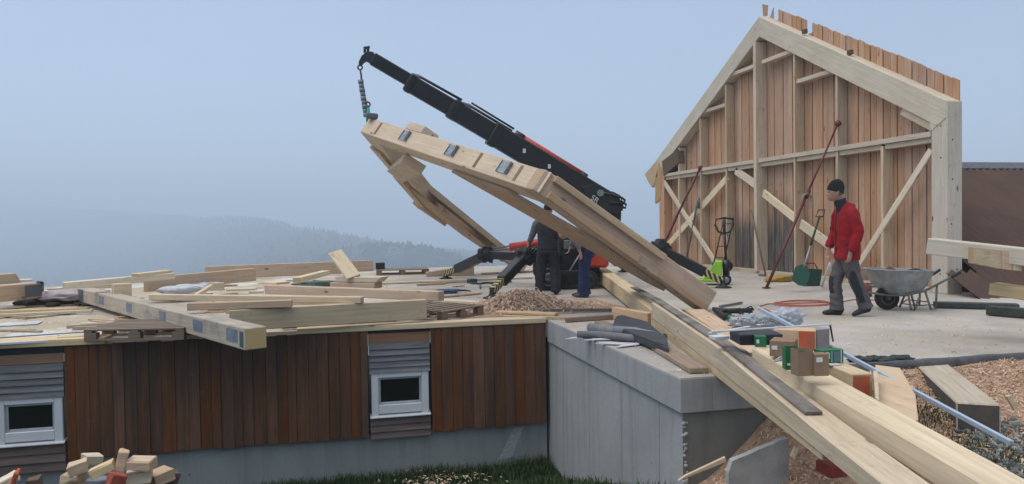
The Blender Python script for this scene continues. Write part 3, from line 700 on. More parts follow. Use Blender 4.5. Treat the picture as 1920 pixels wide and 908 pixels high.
# ================================================================ CRANE
kx = dat(1085, 500, 16.0)
cr_ = thing('mini_crane', V((kx.x, kx.y, 0)), 'black and red spider crane with raised telescopic boom and spread outriggers', 'crane')
BD = 16.15
def bp(px, py, D=BD): return dat(px, py, D - 1.3*max(0, (1150-px)/460))
nrm = V((fw.x, fw.y, 0)).normalized()
def bseg(name, p, q, h, w, D0=BD, D1=BD, mat=BLACK, parent=cr_, bev=.02):
    A, B = bp(*p, D0), bp(*q, D1); x = (B-A).normalized(); z = nrm.cross(x).normalized()
    if z.z < 0: z = -z
    return beam(name, A, B, -w/2, w/2, -h/2, h/2, mat, parent, z, bev=bev)
bseg('boom_section', (698, 110), (795, 167), .25, .20)
bseg('boom_section', (762, 153), (880, 222), .345, .25)
bseg('boom_section', (843, 202), (960, 271), .385, .29)
bo = bseg('boom_base', (921, 249), (1150, 387), .46, .35)
b = MB()
A, B = bp(921, 251), bp(1100, 356)
b.build('collar', BLACK, cr_)if False else b.bm.free()
for p, q, h, w in (((764, 154), (776, 161), .375, .27), ((846, 203), (862, 212), .415, .31), ((921, 249), (936, 258), .50, .37)):
    bseg('boom_collar', p, q, h, w)
# rods and their guide heads
b = MB(); b.tube([bp(782, 141), bp(866, 188)], .028); b.tube([bp(880, 198), bp(960, 246)], .028); b.tube([bp(884, 193), bp(964, 242)], .022); b.build('cylinder_rod', BLACK, cr_)
for px, py in ((777, 142), (872, 196)):
    b = MB(); A = bp(px-9, py+3); B = bp(px+10, py+9); b.obox(A, B, -.09, .09, -.09, .09, V((0,0,1)), .03); b.build('guide_head', plain('worn_grey', (.16,.17,.18), .5, .4), cr_)
b = MB(); b.tube([bp(978, 259), bp(1090, 328)], .085, 12); b.build('cylinder', REDP, cr_)
b = MB(); b.tube([bp(965, 252), bp(980, 261)], .10, 10); b.build('cylinder_cap', BLACK, cr_); b = MB(); b.tube([bp(1088, 327), bp(1098, 334)], .09, 10); b.build('cylinder_cap', BLACK, cr_)
b = MB(); b.tube([bp(1094, 337), bp(1084, 358)], .02, 6); b.tube([bp(1094, 335), bp(1094, 344)], .05, 8); b.build('bracket', STEEL, cr_)
b = MB()
for k in range(5): b.blob(bp(1100+k*6, 345+k*4), .09, (1, 1, .6), .6, 4, 2, k)
b.build('valve_block', REDP, cr_)
for (px, py) in ((983, 283), (1030, 312)): 
    b = MB(); c = bp(px, py, BD-.19); b.box(c-V((.03, .004, .045)), c+V((.03, .004, .045))); b.build('decal', WHITEP, cr_)
# tip: head, ears, hook
b = MB(); b.prism([bp(*p, BD-.07) for p in ((700, 97), (688, 96), (678, 104), (672, 116), (676, 121), (684, 112), (700, 122))], nrm*.14, .01)
b.build('boom_head', BLACK, cr_)
b = MB()
for p in ((684, 96), (690, 95)): b.tube([bp(p[0], p[1]+3), bp(p[0], p[1]-7)], .03, 6); b.tube([bp(p[0]-2, p[1]-5), bp(p[0]+3, p[1]-7)], .03, 6)
b.build('sheave_guard', BLACK, cr_)
# head at the boom foot
b = MB(); b.prism([bp(*p, BD-.22) for p in ((1118, 345), (1135, 356), (1168, 381), (1170, 388), (1157, 404), (1140, 398), (1100, 374), (1090, 350))], nrm*.44, .02)
b.build('slewing_head', BLACKM, cr_)
b = MB(); c = bp(1126, 362, BD-.235); b.lathe([(.075, 0), (.075, .012)], c, -nrm, 16); b.build('badge', plain('badge_green', (.20,.26,.22), .4), cr_)
b = MB()
for k, (a0, c0, d0) in enumerate((((1132, 362), (1150, 366), (1172, 376)), ((1134, 366), (1152, 372), (1174, 384)), ((1134, 370), (1148, 376), (1168, 388)), ((1126, 356), (1150, 362), (1166, 372)))):
    dd = BD-.25+k*.1
    P = [bp(*a0, dd), bp(*c0, dd), bp(d0[0]-6, d0[1]-5, dd), bp(*d0, dd), bp(d0[0]-1, d0[1]+6, dd), bp(d0[0]-12, d0[1]+5, dd), bp(c0[0]-6, c0[1]+14, dd)]
    b.tube(P, .026, 6)
b.build('hydraulic_hose', BLACK, cr_)
b = MB()
fo = bpy.data.curves.new('t', 'FONT'); fo.body = 'SR'; fo.size = .17; fo.extrude = .002; fo.align_x = 'CENTER'
to = bpy.data.objects.new('t', fo); col.objects.link(to); to_me = to.to_mesh(); me = bpy.data.meshes.new('lettering')
tb = bmesh.new(); tb.from_mesh(to_me); 
xd = (bp(1122, 380)-bp(1105, 369)).normalized(); m_ = Matrix((xd, nrm.cross(xd)*(1 if nrm.cross(xd).z > 0 else -1), -nrm)).transposed().to_4x4(); m_.translation = bp(1113, 378, BD-.24)
bmesh.ops.transform(tb, matrix=m_, verts=tb.verts)
for v in tb.verts: v.co -= cr_.location
tb.to_mesh(me); tb.free(); bpy.data.objects.remove(to); bpy.data.curves.remove(fo); b.bm.free()
o = bpy.data.objects.new('lettering', me); col.objects.link(o); me.materials.append(WHITEP); o.parent = cr_
# column, chassis, engine, tracks
base = V((kx.x, kx.y, 0))
cA = bp(1146, 392); b = MB(); b.obox(V((base.x+.75, base.y+.2, .55)), cA, -.17, .17, -.2, .2, V((0, 1, 0)), .03); b.build('column', BLACKM, cr_)
b = MB(); b.tube([V((base.x+.3, base.y+.1, .75)), bp(1085, 352)], .07, 10); b.build('lift_cylinder', BLACK, cr_)
def cpx(px, py, D): return dat(px, py, D)
b = MB()
lo = cpx(1046, 526, 15.2); x0_ = lo
ru = V((r0.x, r0.y, 0)).normalized()
def obx(b, px0, px1, zlo, zhi, D0, depth, bev=.03):
    A = dat(px0, 500, D0); B = dat(px1, 500, D0); A.z = B.z = 0
    b.obox(A, B, 0, depth, zlo, zhi, V((0,0,1)), bev)
obx(b, 1048, 1125, .22, 1.12, 15.3, .8); obx(b, 1000, 1060, .25, .75, 15.4, .6); b.build('engine_housing', BLACKM, cr_)
b = MB(); obx(b, 1092, 1142, .42, .92, 15.0, .9, .05); b.build('side_cover', REDP, cr_)
b = MB(); obx(b, 1058, 1078, .80, .98, 15.15, .1, .01); b.build('control_panel', STEELD, cr_)
for D0 in (14.9, 16.2):
    b = MB(); A = dat(1012, 520, D0); B = dat(1122, 520, D0); A.z = B.z = .19; x = (B-A).normalized(); L = (B-A).length
    pr_ = []
    for k in range(24):
        a = k/24*2*math.pi; cx = (L-.19 if math.cos(a) > 0 else .19)
        pr_.append(A + x*(cx+math.cos(a)*.185) + V((0, 0, math.sin(a)*.185)))
    b.prism(pr_, V((-x.y, x.x, 0))*.24, .01); tr = b.build('track', RUBBER, cr_)
    b = MB()
    for k in range(4): b.lathe([(.10, -.012), (.12, -.004), (.12, .0)], A + x*(.2+k*(L-.4)/3) , V((x.y, -x.x, 0)), 16); 
    b.build('road_wheel', STEELD, cr_)
# large wheel-like idler seen between the legs
b = MB(); c = dat(1028, 512, 14.75); c.z = .272; b.lathe([(.20, -.09), (.26, -.07), (.27, 0), (.26, .07), (.20, .09)], c, nrm, 28); wh = b.build('wheel', RUBBER, cr_)
b = MB(); b.lathe([(.04, -.10), (.05, -.13), (.07, -.12), (.09, -.085), (.14, -.08), (.165, -.10), (.18, -.095), (.18, -.05)], c, nrm, 24); b.build('rim', plain('rim_grey', (.22,.23,.24), .5, .3, .4, 20), wh)
# outriggers
def outrig(root_px, root_D, knee_px, knee_D, foot_px, foot_z=0.0, w=.15, stripes=True):
    A = dat(*root_px, root_D); K = dat(*knee_px, knee_D); Fp = zat(*foot_px, foot_z)
    b = MB(); b.obox(A, K, -w/2, w/2, -.09, .09, V((0,0,1)), .015); arm = b.build('outrigger_arm', BLACK, cr_)
    top = K; ft = Fp + V((0, 0, .12))
    x = (ft-top).normalized(); L = (ft-top).length
    beam('outrigger_leg', top - x*.1, top + x*(L*.72), -.085, .085, -.10, .10, BLACK, cr_, V((0,0,1)), bev=.015)
    beam('outrigger_leg', top + x*(L*.70), ft - x*.02, -.055, .055, -.065, .065, HAZ, cr_, V((0,0,1)), label='leg end with yellow and black stripes')
    b = MB(); b.blob(K, .17, (1.2, 1, 1.0), .5, 3.2, 3, knee_px[0]); 
    for a in range(5): b.tube([K + V((math.cos(a*1.3)*.17, -.13, math.sin(a*1.3)*.17)), K + V((math.cos(a*1.3)*.17, .13, math.sin(a*1.3)*.17))], .035, 8)
    b.build('knuckle', BLACKM, cr_)
    b = MB(); b.lathe([(.16, 0), (.16, .02), (.07, .05), (.04, .09), (.04, .2)], Fp, V((0,0,1)), 14); b.build('foot_pad', BLACKM, cr_)
outrig((1045, 484), 15.6, (913, 478), 16.9, (836, 523))
outrig((1050, 487), 15.3, (984, 481), 14.6, (922, 560))
outrig((1120, 470), 15.4, (1235, 466), 15.2, (1356, 540), w=.16)
outrig((1110, 465), 16.4, (1130, 470), 18.5, (1169, 510))
b = MB(); b.tube([dat(956, 464, 15.6), dat(1045, 450, 15.4)], .085, 12); b.build('cylinder', REDP, cr_)
b = MB(); b.tube([dat(925, 466, 16.5), dat(958, 461, 15.7)], .02, 6); b.tube([dat(927, 470, 16.5), dat(958, 466, 15.7)], .02, 6); b.build('cylinder_rod', STEELD, cr_)
b = MB(); b.tube([dat(905, 470, 16.8), dat(908, 462, 16.8), dat(914, 464, 16.8)], .03, 6)
for k in range(6): 
    a = dat(975+k*5, 476+2*(k%3), 14.5); b.tube([a, a+V((.15, 0, .12)), a+V((.4, .1, .02+.03*k)), dat(1040, 470+k*3, 15.1)], .022, 6)
b.build('hydraulic_hose', BLACK, cr_)
# ================================================================ hook, chain, hoist, sling (hang from the boom head)
hk = bp(675, 121); st = bp(678, 158); e1 = bp(690, 222)
ch = thing('lifting_hook', hk, 'dark steel hook and short chain hanging from the boom tip', 'hook')
b = MB(); ring = [hk + V((0, 0, -.06)) + (r0*math.cos(a)+V((0,0,1))*math.sin(a))*.045 for a in [k*math.pi/6 for k in range(12)]]; b.tube(ring, .016, 6, closed=True)
b.tube([hk+V((0,0,-.1)), hk + V((0.02,0,-.22)), st], .02, 6); b.tube([hk+V((0,0,.05)), hk+V((0,0,-.02))], .03, 6)
b.build('hook', plain('hook_steel', (.08,.06,.07), .5, .5), ch)
b = MB(); 
P = bp(676, 150); Q = bp(687, 220)
for k in range(9):
    a = P.lerp(Q, k/9); c = P.lerp(Q, (k+.9)/9); b.tube([a, c], .055-.006*(k%2), 8)
tag(b.build('chain_hoist', plain('hoist_grey', (.22,.25,.29), .5, .4)), 'grey ribbed hanging chain fall between the hook and the frame peak', 'hoist')
b = MB(); b.tube([bp(680, 155), bp(687, 192), bp(690, 205)], .012, 6); cring = [bp(689, 196) + (r0*math.cos(a)+V((0,0,1))*math.sin(a))*.05 for a in [k*math.pi/6 for k in range(12)]]; b.tube(cring, .018, 6, closed=True)
tag(b.build('drop_chain', plain('chain_dark', (.10,.09,.09), .5, .5)), 'thin dark chain with a hook ring just above the green sling', 'chain')
b = MB(); X = fp(*rline(SM_-.35), TH*.5)
pts = [dat(690, 203, 14.8), dat(692, 222, 14.55), dat(698, 247, 14.35)]
b.tube(pts, .032, 6); b.tube([dat(694, 232, 14.45), dat(710, 228, 14.6)], .03, 6); b.tube([dat(690, 203, 14.8), dat(688, 222, 14.7), dat(690, 238, 14.5)], .025, 6)
tag(b.build('lifting_sling', SLING), 'bright green webbing sling wrapped over the peak of the hanging frame', 'sling')
# ================================================================ TIMBERS ON THE SLAB
def dk(name, pa, pb, zt, w, h, label, mat=FRESH, cat='beam', group=None, zt2=None, **k):
    A = zat(*pa, zt); B = zat(*pb, zt if zt2 is None else zt2)
    return beam(name, A, B, 0, w, -h, 0, mat, None, label=label, cat=cat, group=group, **k)
GT = 'cut timbers lying on the slab'
# big frame member hanging over the edge (dusty, with blue marks)
A = zat(147, 541, .30); B = zat(458, 616, .30)
o = thing('timber_beam', A, 'long dusty grey beam with blue squares, its sawn end jutting over the cladding', 'beam', GT)
xb = (B-A).normalized(); L = (B-A).length; mtx = frame(A, B-A)
bb = MB(); bb.box((0, 0, -.23), (L, .235, 0), .01); bb.build('shaft', GREYW, o, mtx)
bb = MB()
for px in (191, 242, 305, 372, 436): 
    s_ = min((i*.02 for i in range(int(L/.02))), key=lambda a: abs((lambda P: 960+F*((P-CAM).dot(rt))/((P-CAM).dot(fw)))(A+xb*a)-px))
    sz = .10; bb2 = MB(); bb2.box((s_-.16*random.uniform(.8, 1.2), -.003, -.17), (s_+.13, -.0005, -.035)); bb2.build('paint_mark', BLUEPATCH, o, mtx)
bb.bm.free()
bb = MB(); bb.box((L-.12, -.006, -.20), (L-.03, -.0035, -.04)); bb.box((.0, -.01, -.21), (.35, -.003, -.01)); bb.build('nail_plate', plain('plate_green_grey', (.10,.14,.14), .5, .3), o, mtx)
# cross timbers near the edge
dk('timber_beam', (430, 582), (800, 562), .335, .12, .26, 'deep beam carrying planks, right of the sawn beam end with the blue squares', FRESH, group=GT)
dk('timber_beam', (350, 569), (547, 563), .43, .10, .09, 'short slim beam with a dark knot resting on the deep beam near the edge', PINK, group=GT)
dk('timber_beam', (278, 552), (676, 557), .42, .10, .085, 'long slim beam lying just behind the short knotty beam', FRESH, group=GT)
dk('timber_beam', (495, 535), (822, 547), .44, .14, .13, 'long beam with a chamfered right end lying across the deep beam', PINK, group=GT)
A = zat(700, 541, .44); 
dk('timber_beam', (385, 500), (700, 488), .52, .12, .26, 'tall rearmost beam forming the top line of the timber stack against the fog', PINK, group=GT)
dk('timber_beam', (275, 521), (480, 503), .46, .12, .26, 'tapered beam with a brown stain, left of the rearmost beam', PINK, group=GT, zt2=.50)
dk('timber_beam', (400, 512), (640, 503), .20, .12, .16, 'low beam on the slab seen under the tall rearmost beam', PINK, group=GT)
dk('timber_plank', (122, 530), (328, 512), .50, .20, .11, 'pale plank reaching farthest left over the grey dusty beam', FRESH2, 'plank', GT, zt2=.56)
dk('timber_plank', (262, 513), (324, 506), .66, .14, .05, 'thin wedge shaped offcut on top of the pale left plank', FRESH2, 'plank', GT)
dk('timber_block', (212, 533), (247, 531), .46, .12, .42, 'upright block standing between the grey dusty beam and the left plank', FRESH, 'block', GT)
dk('timber_block', (418, 531), (420, 532), .40, .12, .1, 'tiny', FRESH, 'block', GT) if False else None
dk('timber_plank', (565, 520), (618, 507), .42, .16, .10, 'short pale plank lying slantwise left of the leaning board', FRESH2, 'plank', GT)
dk('timber_block', (628, 519), (704, 520), .54, .26, .085, 'upper stub of the two stacked stubs at the foot of the leaning board', FRESH2, 'block', GT, cut1=.10)
dk('timber_block', (618, 530), (702, 531), .45, .26, .09, 'lower stub with a rounded end under the other stub', PINK, 'block', GT)
A = zat(662, 519, .545); B = dat(626, 471, (A-CAM).dot(fw)+.35)
beam('timber_plank', A, B, -.13, .10, -.05, .0, FRESH2, None, V((.3, -1, .3)).normalized(), label='pale board leaning upright against the timber stack', cat='plank', group=GT)
dk('timber_plank', (478, 528), (518, 530), .36, .30, .04, 'small white board on edge in the middle of the stack', FRESH2, 'plank', GT, cut0=.2)
dk('timber_block', (392, 531), (420, 530), .36, .1, .14, 'small square block in front of the white sheeting', FRESH, 'block', GT)
dk('timber_plank', (424, 543), (480, 541), .34, .28, .03, 'short pale plank lying right of the small square block', FRESH2, 'plank', GT)
dk('timber_plank', (372, 551), (400, 533), .36, .07, .06, 'narrow slat leaning toward the small square block', FRESH, 'plank', GT)
dk('timber_beam', (528, 600), (678, 590), .14, .10, .12, 'dark brown squared timber lying below the deep beam', PALLET, group=GT)
dk('timber_block', (690, 594), (716, 592), .11, .14, .10, 'small sawn cube at the slab edge below the deep beam', FRESH, 'block', GT)
dk('timber_block', (262, 588), (278, 589), .06, .10, .05, 'low chock under the middle of the grey dusty beam', FRESH, 'block', GT)
dk('timber_block', (452, 606), (512, 603), .055, .12, .06, 'pale packing block beside the jutting sawn beam end', FRESH2, 'block', GT)
A = dat(800, 511, 19.2); B = dat(889, 497, 19.5); A0_ = V((A.x, A.y, 0)); m = frame(A0_, V((B.x-A.x, B.y-A.y, 0))); L = (V((B.x, B.y, 0))-A0_).length
b = MB(); b.prism([V((0, 0, .003)), V((L, 0, .003)), V((L, 0, B.z)), V((0, 0, A.z))], V((0, .2, 0)), .008); tag(b.build('timber_block', PINK, None, m), 'large wedge topped block behind the foot of the left outrigger', 'block', GT)
# left pile: beams with nail plate and strap
dk('timber_beam', (-80, 521), (40, 512), .58, .2, .17, 'upper beam of the short pile at the left edge of the slab', FRESH, group=GT, cut1=-.1)
o = dk('timber_beam', (-80, 543), (78, 530), .42, .3, .27, 'lower thick beam at the left edge with a grey plate on its end', PINK, group=GT)
A = zat(50, 538, .42-.03); B = zat(76, 535, .42-.03)
beam('timber_plank', zat(-80, 531, .455), zat(62, 524, .455), 0, .3, -.03, 0, FRESH2, None, label='thin board between the two beams at the left edge', cat='plank', group=GT)
b = MB(); A = zat(46, 536, .40); B = zat(77, 533, .40); b.obox(A, B, -.012, -.004, -.20, 0); b.tube([zat(72, 529, .44)+V((0,-.03,0)), zat(80, 530, .44)+V((0,-.03,0)), zat(81, 545, .2)+V((0,-.03,0))], .025, 6)
tag(b.build('nail_plate', plain('plate_grey', (.15,.17,.19), .5, .5)), 'grey steel plate with a dark strap on the lower left beam', 'plate')
b = MB()
for k in range(40):
    t = k/39; c = zat(85+120*t*random.random()+30*random.random(), 566, .05); b.blob(zat(random.uniform(20, 200), random.uniform(556, 572), .04), random.uniform(.05, .13), (1.4, 1, .6), .6, 3, 2, k)
tag(b.build('rubble', plain('brown_rubble', (.06,.042,.035), .95, 0, .5, 7), None), 'heap of dark brown rubble behind the long flat planks at left', 'rubble', kind='stuff')
b = MB(); 
for k, (px, py) in enumerate(((108, 553), (128, 550), (146, 549), (120, 556))): b.blob(zat(px, py, .16), .28, (1.6, .7, .28), .5, 2.4, 3, k)
tag(b.build('sheeting', plain('pinkish_plastic_sheet', (.42,.36,.36), .6)), 'crumpled pinkish plastic sheet lying on the rubble', 'sheet')
b = MB()
for k, (px, py) in enumerate(((334, 544), (350, 541), (368, 538), (384, 536))): b.blob(zat(px, py, .22), .22, (1.5, .7, .35), .5, 2.8, 3, k+9)
tag(b.build('sheeting', plain('white_plastic_sheet', (.60,.62,.66), .5)), 'crumpled white plastic sheet in the middle of the timber stack', 'sheet')
# flat planks at left
GL = 'long thin boards lying flat on the slab'
dk('floor_board', (-60, 592), (172, 581), .07, .10, .05, 'nearer of the two long yellowish boards at left', FRESH, 'board', GL)
dk('floor_board', (-60, 584), (164, 577), .07, .10, .05, 'farther of the two long yellowish boards at left', FRESH, 'board', GL)
dk('floor_board', (106, 632), (162, 629), .055, .16, .05, 'short brownish board end left of the pallet with the dusty top', FRESH, 'board', GL)
dk('metal_strip', (-60, 637), (160, 622), .05, .04, .012, 'long dark metal strip across the left of the slab', STEELD, 'strip', bev=.003)
dk('insulation_board', (-60, 646), (105, 637), .035, .35, .03, 'white insulation board along the left edge of the slab', WHITEP, 'board', bev=.004)
dk('insulation_board', (-60, 614), (70, 607), .02, .35, .014, 'large white sheet lying flat behind the dark metal strip', plain('dirty_white_sheet', (.58,.62,.64), .6), 'board', bev=.004)
# edge boards over the cladding
A = V((-8, YF-.07, .04)); B = yat(197, 646, YF-.07); B.z = .04
beam('edge_board', A, B, 0, .30, -.085, 0, FRESH, None, label='pale edge board above the left window', cat='board', group='boards along the slab edge')
A = yat(556, 625, YF-.05); A.z = .035; B = V((XW-.02, YF-.05, .035))
beam('edge_board', A, B, 0, .22, -.075, 0, FRESH, None, label='pale edge board above the right window, running to the concrete wall', cat='board', group='boards along the slab edge')
# misc planks in the middle
for (pa, pb, z, w, h, lb, mt) in (
    ((712, 530), (1000, 519), .05, .12, .04, 'long thin board passing just behind the large wedge topped block', FRESH),
    ((800, 560), (940, 570), .05, .18, .045, 'pale board right of the pallet, ending by the near outrigger foot', FRESH2),
    ((820, 556), (900, 549), .04, .10, .035, 'reddish slat just behind the pale board near the pallet', PINK),
    ((905, 512), (1004, 507), .05, .12, .04, 'reddish board on the rear edge of the slab', PINK),
    ((928, 584), (1040, 588), .045, .16, .04, 'reddish flat board in front of the shavings heap', PINK),
    ((1062, 596), (1150, 590), .07, .05, .065, 'brown lath on edge behind the grey tubes', PALLET),
    ((1062, 501), (1140, 509), .1, .12, .05, 'board behind the crane track', FRESH)):
    dk('floor_board', pa, pb, z, w, h, lb, mt, 'board', GL)
dk('steel_bar', (995, 580), (1147, 579), .05, .04, .035, 'thin dark bar lying in front of the shavings heap', STEELD, 'bar', bev=.004)
dk('steel_bar', (1352, 573), (1393, 566), .04, .04, .03, 'short dark bar beside the foot of the hanging frame', STEELD, 'bar', bev=.004)
A = zat(1147, 597, .0)
o = beam('timber_block', zat(1147, 599, 0), zat(1214, 612, 0), .0, .10, .0, .17, PINK, None, label='block propping the long foreground beam above the slab', cat='block', group=GT)
# pallets
def pallet(A, xdir, label, L=1.2, W=.8, m=PALLET):
    xdir = xdir.normalized(); r_ = thing('pallet', A, label, 'pallet', 'wooden pallets on the slab')
    mt = frame(A, xdir)
    b = MB(); n = 7
    for k in range(n): b.box((0, k*(W-.1)/(n-1), .122), (L, k*(W-.1)/(n-1)+.09, .144), .003)
    b.build('deck_boards', m, r_, mt)
    b = MB()
    for x in (0, L/2-.05, L-.1): b.box((x+.001, 0.001, .10), (x+.099, W-.011, .1215), .002)
    b.build('stringer', m, r_, mt)
    for x in (0, L/2-.072, L-.145):
        for y in (0, W/2-.05, W-.1):
            b = MB(); b.box((x+.001, y+.001, .0225), (x+.144, y+.094, .0995), .003); b.build('foot_block', m, r_, mt)
    for y in (0, W/2-.05, W-.1):
        b = MB(); b.box((0.001, y+.001, .0), (L-.001, y+.097, .022), .002); b.build('bottom_board', m, r_, mt)
    return r_
A = zat(157, 641, .0); B = zat(345, 637, 0); pallet(A, B-A, 'dark weathered pallet at the slab edge under the grey dusty beam', L=(B-A).length, W=.95)
A = zat(829, 604, .0); B = zat(896, 592, 0); u_ = (B-A).normalized(); pallet(A - u_*0 , u_, 'brown pallet poking out from under the deep beam, its corner toward the viewer', W=1.1, L=.95)
A = zat(706, 517, .0); pallet(A, zat(780, 515, 0)-A, 'distant grey pallet on the rear edge of the slab', L=1.4)
b = MB(); c = zat(713, 505, .145); b.box(c-V((.12, .1, 0)), c+V((.12, .1, .18)), .01); tag(b.build('battery_case', BLACKM), 'small dark case standing on the distant pallet', 'case')
# ================================================================ FOREGROUND TIMBERS
def prof(name, A2, B2, pts, w, mat, label, cat='beam', group=None, side0=0.0, bev=.007):
    """timber with a side profile: pts are (fraction of the length, absolute z)"""
    A = V((A2.x, A2.y, 0)); B = V((B2.x, B2.y, 0)); x = (B-A); L = x.length; m = frame(A, x); b = MB()
    b.prism([V((f*L, side0, z)) for f, z in pts], V((0, w, 0)), bev)
    o = b.build(name, mat, None, m); return tag(o, label, cat, group)
GF = 'long foreground timbers resting on the slab edge'
def plan(px, D): p = dat(px, 500, D); return V((p.x, p.y, 0))
def flat_at(px, py, D): return dat(px, py, D)
# seen from the far end: +y of frame(x toward viewer) points right in the picture
A = flat_at(1108, 517, 17.5); B = flat_at(1540, 864, 4.15)
zA_ = flat_at(1108, 518, 17.5).z; zT = flat_at(1108, 496, 17.5).z
LL = 17.5-4.15; fr_ = lambda D: (17.5-D)/LL
o1 = prof('timber_beam', A, B, [(0, zA_), (0, zT), (fr_(9.5), .212), (fr_(9.49), .105), (fr_(6.4), .086), (1, .040), (1, -.012), (fr_(6.4), .004), (fr_(9.5), .006)], .235, FRESH,
    'longest foreground beam, notched halfway, its cut end hanging over the sawdust bank', group=GF)
A = flat_at(1222.5, 568, 9.48); B = flat_at(1690, 924, 3.25)
A2_ = V((A.x, A.y, 0)); B2_ = V((B.x, B.y, 0)); ext = B2_ + (B2_-A2_)*.22
LL2 = 1.22
def f2(D): return (9.48-D)/(9.48-3.25)/LL2
prof('timber_beam', A, ext, [(0, .109), (0, .305), (f2(6.4), .262), (f2(4.15), .145), (f2(3.4), .115), (1, .04), (1, -.05), (f2(3.6), .032), (f2(4.15), .046), (f2(6.4), .092)], .215, FRESH,
    'foreground beam with a pale top seated in the notch of the longest one', group=GF, side0=-.006)
# weathered plank on top
def topz(D): 
    return interp([(3.4, .115), (4.15, .145), (6.4, .262), (9.48, .305), (17.5, .365)], D)+.006
g2 = lambda D: (9.48-D)/(9.48-3.25)
prof('timber_plank', A, B2_, [(g2(11.6), .325), (g2(9.48), .330), (g2(6.4), .287), (g2(4.45), .186), (g2(4.45), .166), (g2(6.4), .268), (g2(9.48), .309), (g2(11.6), .307)], .105, WEATH,
    'thin weathered grey plank lying lengthwise on the pale topped foreground beam', 'plank', GF, side0=.035, bev=.002)
# right beam F2
A = zat(1410, 652, .33); B = zat(1780, 870, .20); x = B-A; ext = B + x*.55
beam('timber_beam', A, ext, 0, .215, -.145, 0, FRESH, None, label='right foreground beam with boxes on its far end, running out of the corner of the picture', cat='beam', group=GF)
beam('timber_plank', zat(1284, 580, .10), zat(1400, 660, .10), 0, .27, -.05, 0, PINK, None, label='wide flat board leading up to the black tool case', cat='plank', group=GF)
# painted stubs
A = zat(1597, 701, .21); d_ = (zat(1555, 684, .21)-A).normalized()
o = beam('timber_beam', A + d_*1.35, A, 0, .155, -.17, 0, FRESH, None, label='short beam under the cartons whose sawn end is painted orange, nearer one', cat='beam', group='orange ended beams under the boxes')
b = MB(); b.box((1.3502, .008, -.155), (1.353, .13, -.02)); b.build('paint_mark', ORANGE, o, local=True) 
A = zat(1496, 617, .37); d_ = (zat(1446, 619, .37)-A); d_.z = 0; d_ = (d_.normalized() + V((-.1, 1.2, 0))).normalized()
o = beam('timber_beam', zat(1450, 617, .37)+V((0,.0,0)), zat(1530, 620, .37), 0, .18, -.2, 0, PINK, None, label='squared beam behind the black case with an orange painted patch at its right end', cat='beam', group='orange ended beams under the boxes')
A3 = zat(1498, 619, .37); x3 = (zat(1530, 620, .37)-zat(1450, 617, .37)).normalized()
b = MB(); L3 = (zat(1530, 620, .37)-zat(1450, 617, .37)).length; b.box((L3*.6, -.006, -.19), (L3-.01, -.002, -.01)); b.build('paint_mark', ORANGE, o, local=True)
# irregular pale boards beside the gravel
PINKS = wood('offcut_spruce', (.56,.43,.31), (.64,.51,.38), axis='Y', knot=.6, grain=7)
q = [zat(1641, 684, .08), zat(1688, 690, .08), zat(1716, 740, .05), zat(1722, 786, .03), zat(1700, 800, .03), zat(1650, 762, .05)]
b = MB(); zc = [p.z for p in q]; b.prism([V((p.x, p.y, p.z-.05)) for p in q], V((0, 0, .05)), .004); 
tag(b.build('timber_plank', PINKS), 'broad pale offcut slab lying between the right beam and the silver profile', 'plank', GF)
q = [zat(1637, 695, .16), zat(1646, 695, .16), zat(1649, 752, .14), zat(1641, 745, .14)]
b = MB(); b.prism([V((p.x, p.y, p.z-.17)) for p in q], V((0, 0, .17)), .003); tag(b.build('timber_plank', FRESH2), 'narrow pale board on edge beside the orange painted beam end', 'plank', GF)
# dark ended sleeper
A = zat(1704, 671, -.03); B = zat(1793, 754.5, -.03); 
DK = wood('sleeper_timber', (.42,.37,.29), (.54,.48,.39), knot=.6, endc=(.030,.034,.032)); 
b = MB(); L = (B-A).length; b.box((0, 0, -.30), (L, .285, 0), .01); m = frame(A, B-A)
o = b.build('sleeper', [DK, plain('tarred_side', (.055,.06,.065), .8, 0, .4, 5, c2=(.12,.09,.06))], None, m)
for p in o.data.polygons: p.material_index = 1 if (p.normal.x > .8 or p.normal.y < -.8) else 0
tag(o, 'thick sleeper with a pale top and black tarred end on the sawdust at right', 'sleeper')
# long silver profile
A = zat(1424, 578, .40); B = zat(1897, 829, -.13); x = (B-A); L = x.length; m = frame(A, x)
b = MB(); b.box((0, -.02, -.02), (L, .0, .012), .003); b.box((0, .004, -.02), (L, .02, .006), .003); b.box((0.002, -.018, -.022), (L-.002, .018, -.016))
tag(b.build('metal_profile', ALU, None, m), 'long pale blue metal rail leaning from the tool bags down to the gravel', 'rail')
dk('metal_strip', (1335, 621), (1560, 607), .47, .02, .012, 'long white strip lying crosswise over the black tool case', WHITEP, 'strip', bev=.002)
dk('metal_strip', (1333, 624), (1408, 612), .45, .03, .012, 'shorter white strip crossing beside the long white one', WHITEP, 'strip', bev=.002)
dk('metal_strip', (1342, 632), (1368, 630), .375, .10, .03, 'short white profile end sticking out left of the black tool case', WHITEP, 'strip', bev=.003)
# concrete slab piece in the bank
q = [yat(*p, 5.02) for p in ((1366, 886), (1373, 864), (1405, 852), (1424, 842), (1445, 836), (1462, 826), (1479, 821), (1480, 940), (1366, 940))]
b = MB(); b.prism(q, V((.01, .06, .0)), .004); tag(b.build('concrete_shard', plain('pale_concrete', (.42,.43,.42), .9, 0, .45, 4)), 'broken grey concrete slab standing in the sawdust bank below the beams', 'slab')
b = MB(); q = [dat(1542, 850, 4.6), dat(1580, 880, 4.6)]; b.box(dat(1560, 872, 4.9)-V((.07,.08,.06)), dat(1560, 872, 4.9)+V((.06,.08,.02)), .008); tag(b.build('brick', plain('brick_red', (.30,.05,.03), .8, 0, .4, 9)), 'dark red brick half hidden under the cut end of the longest beam', 'brick')
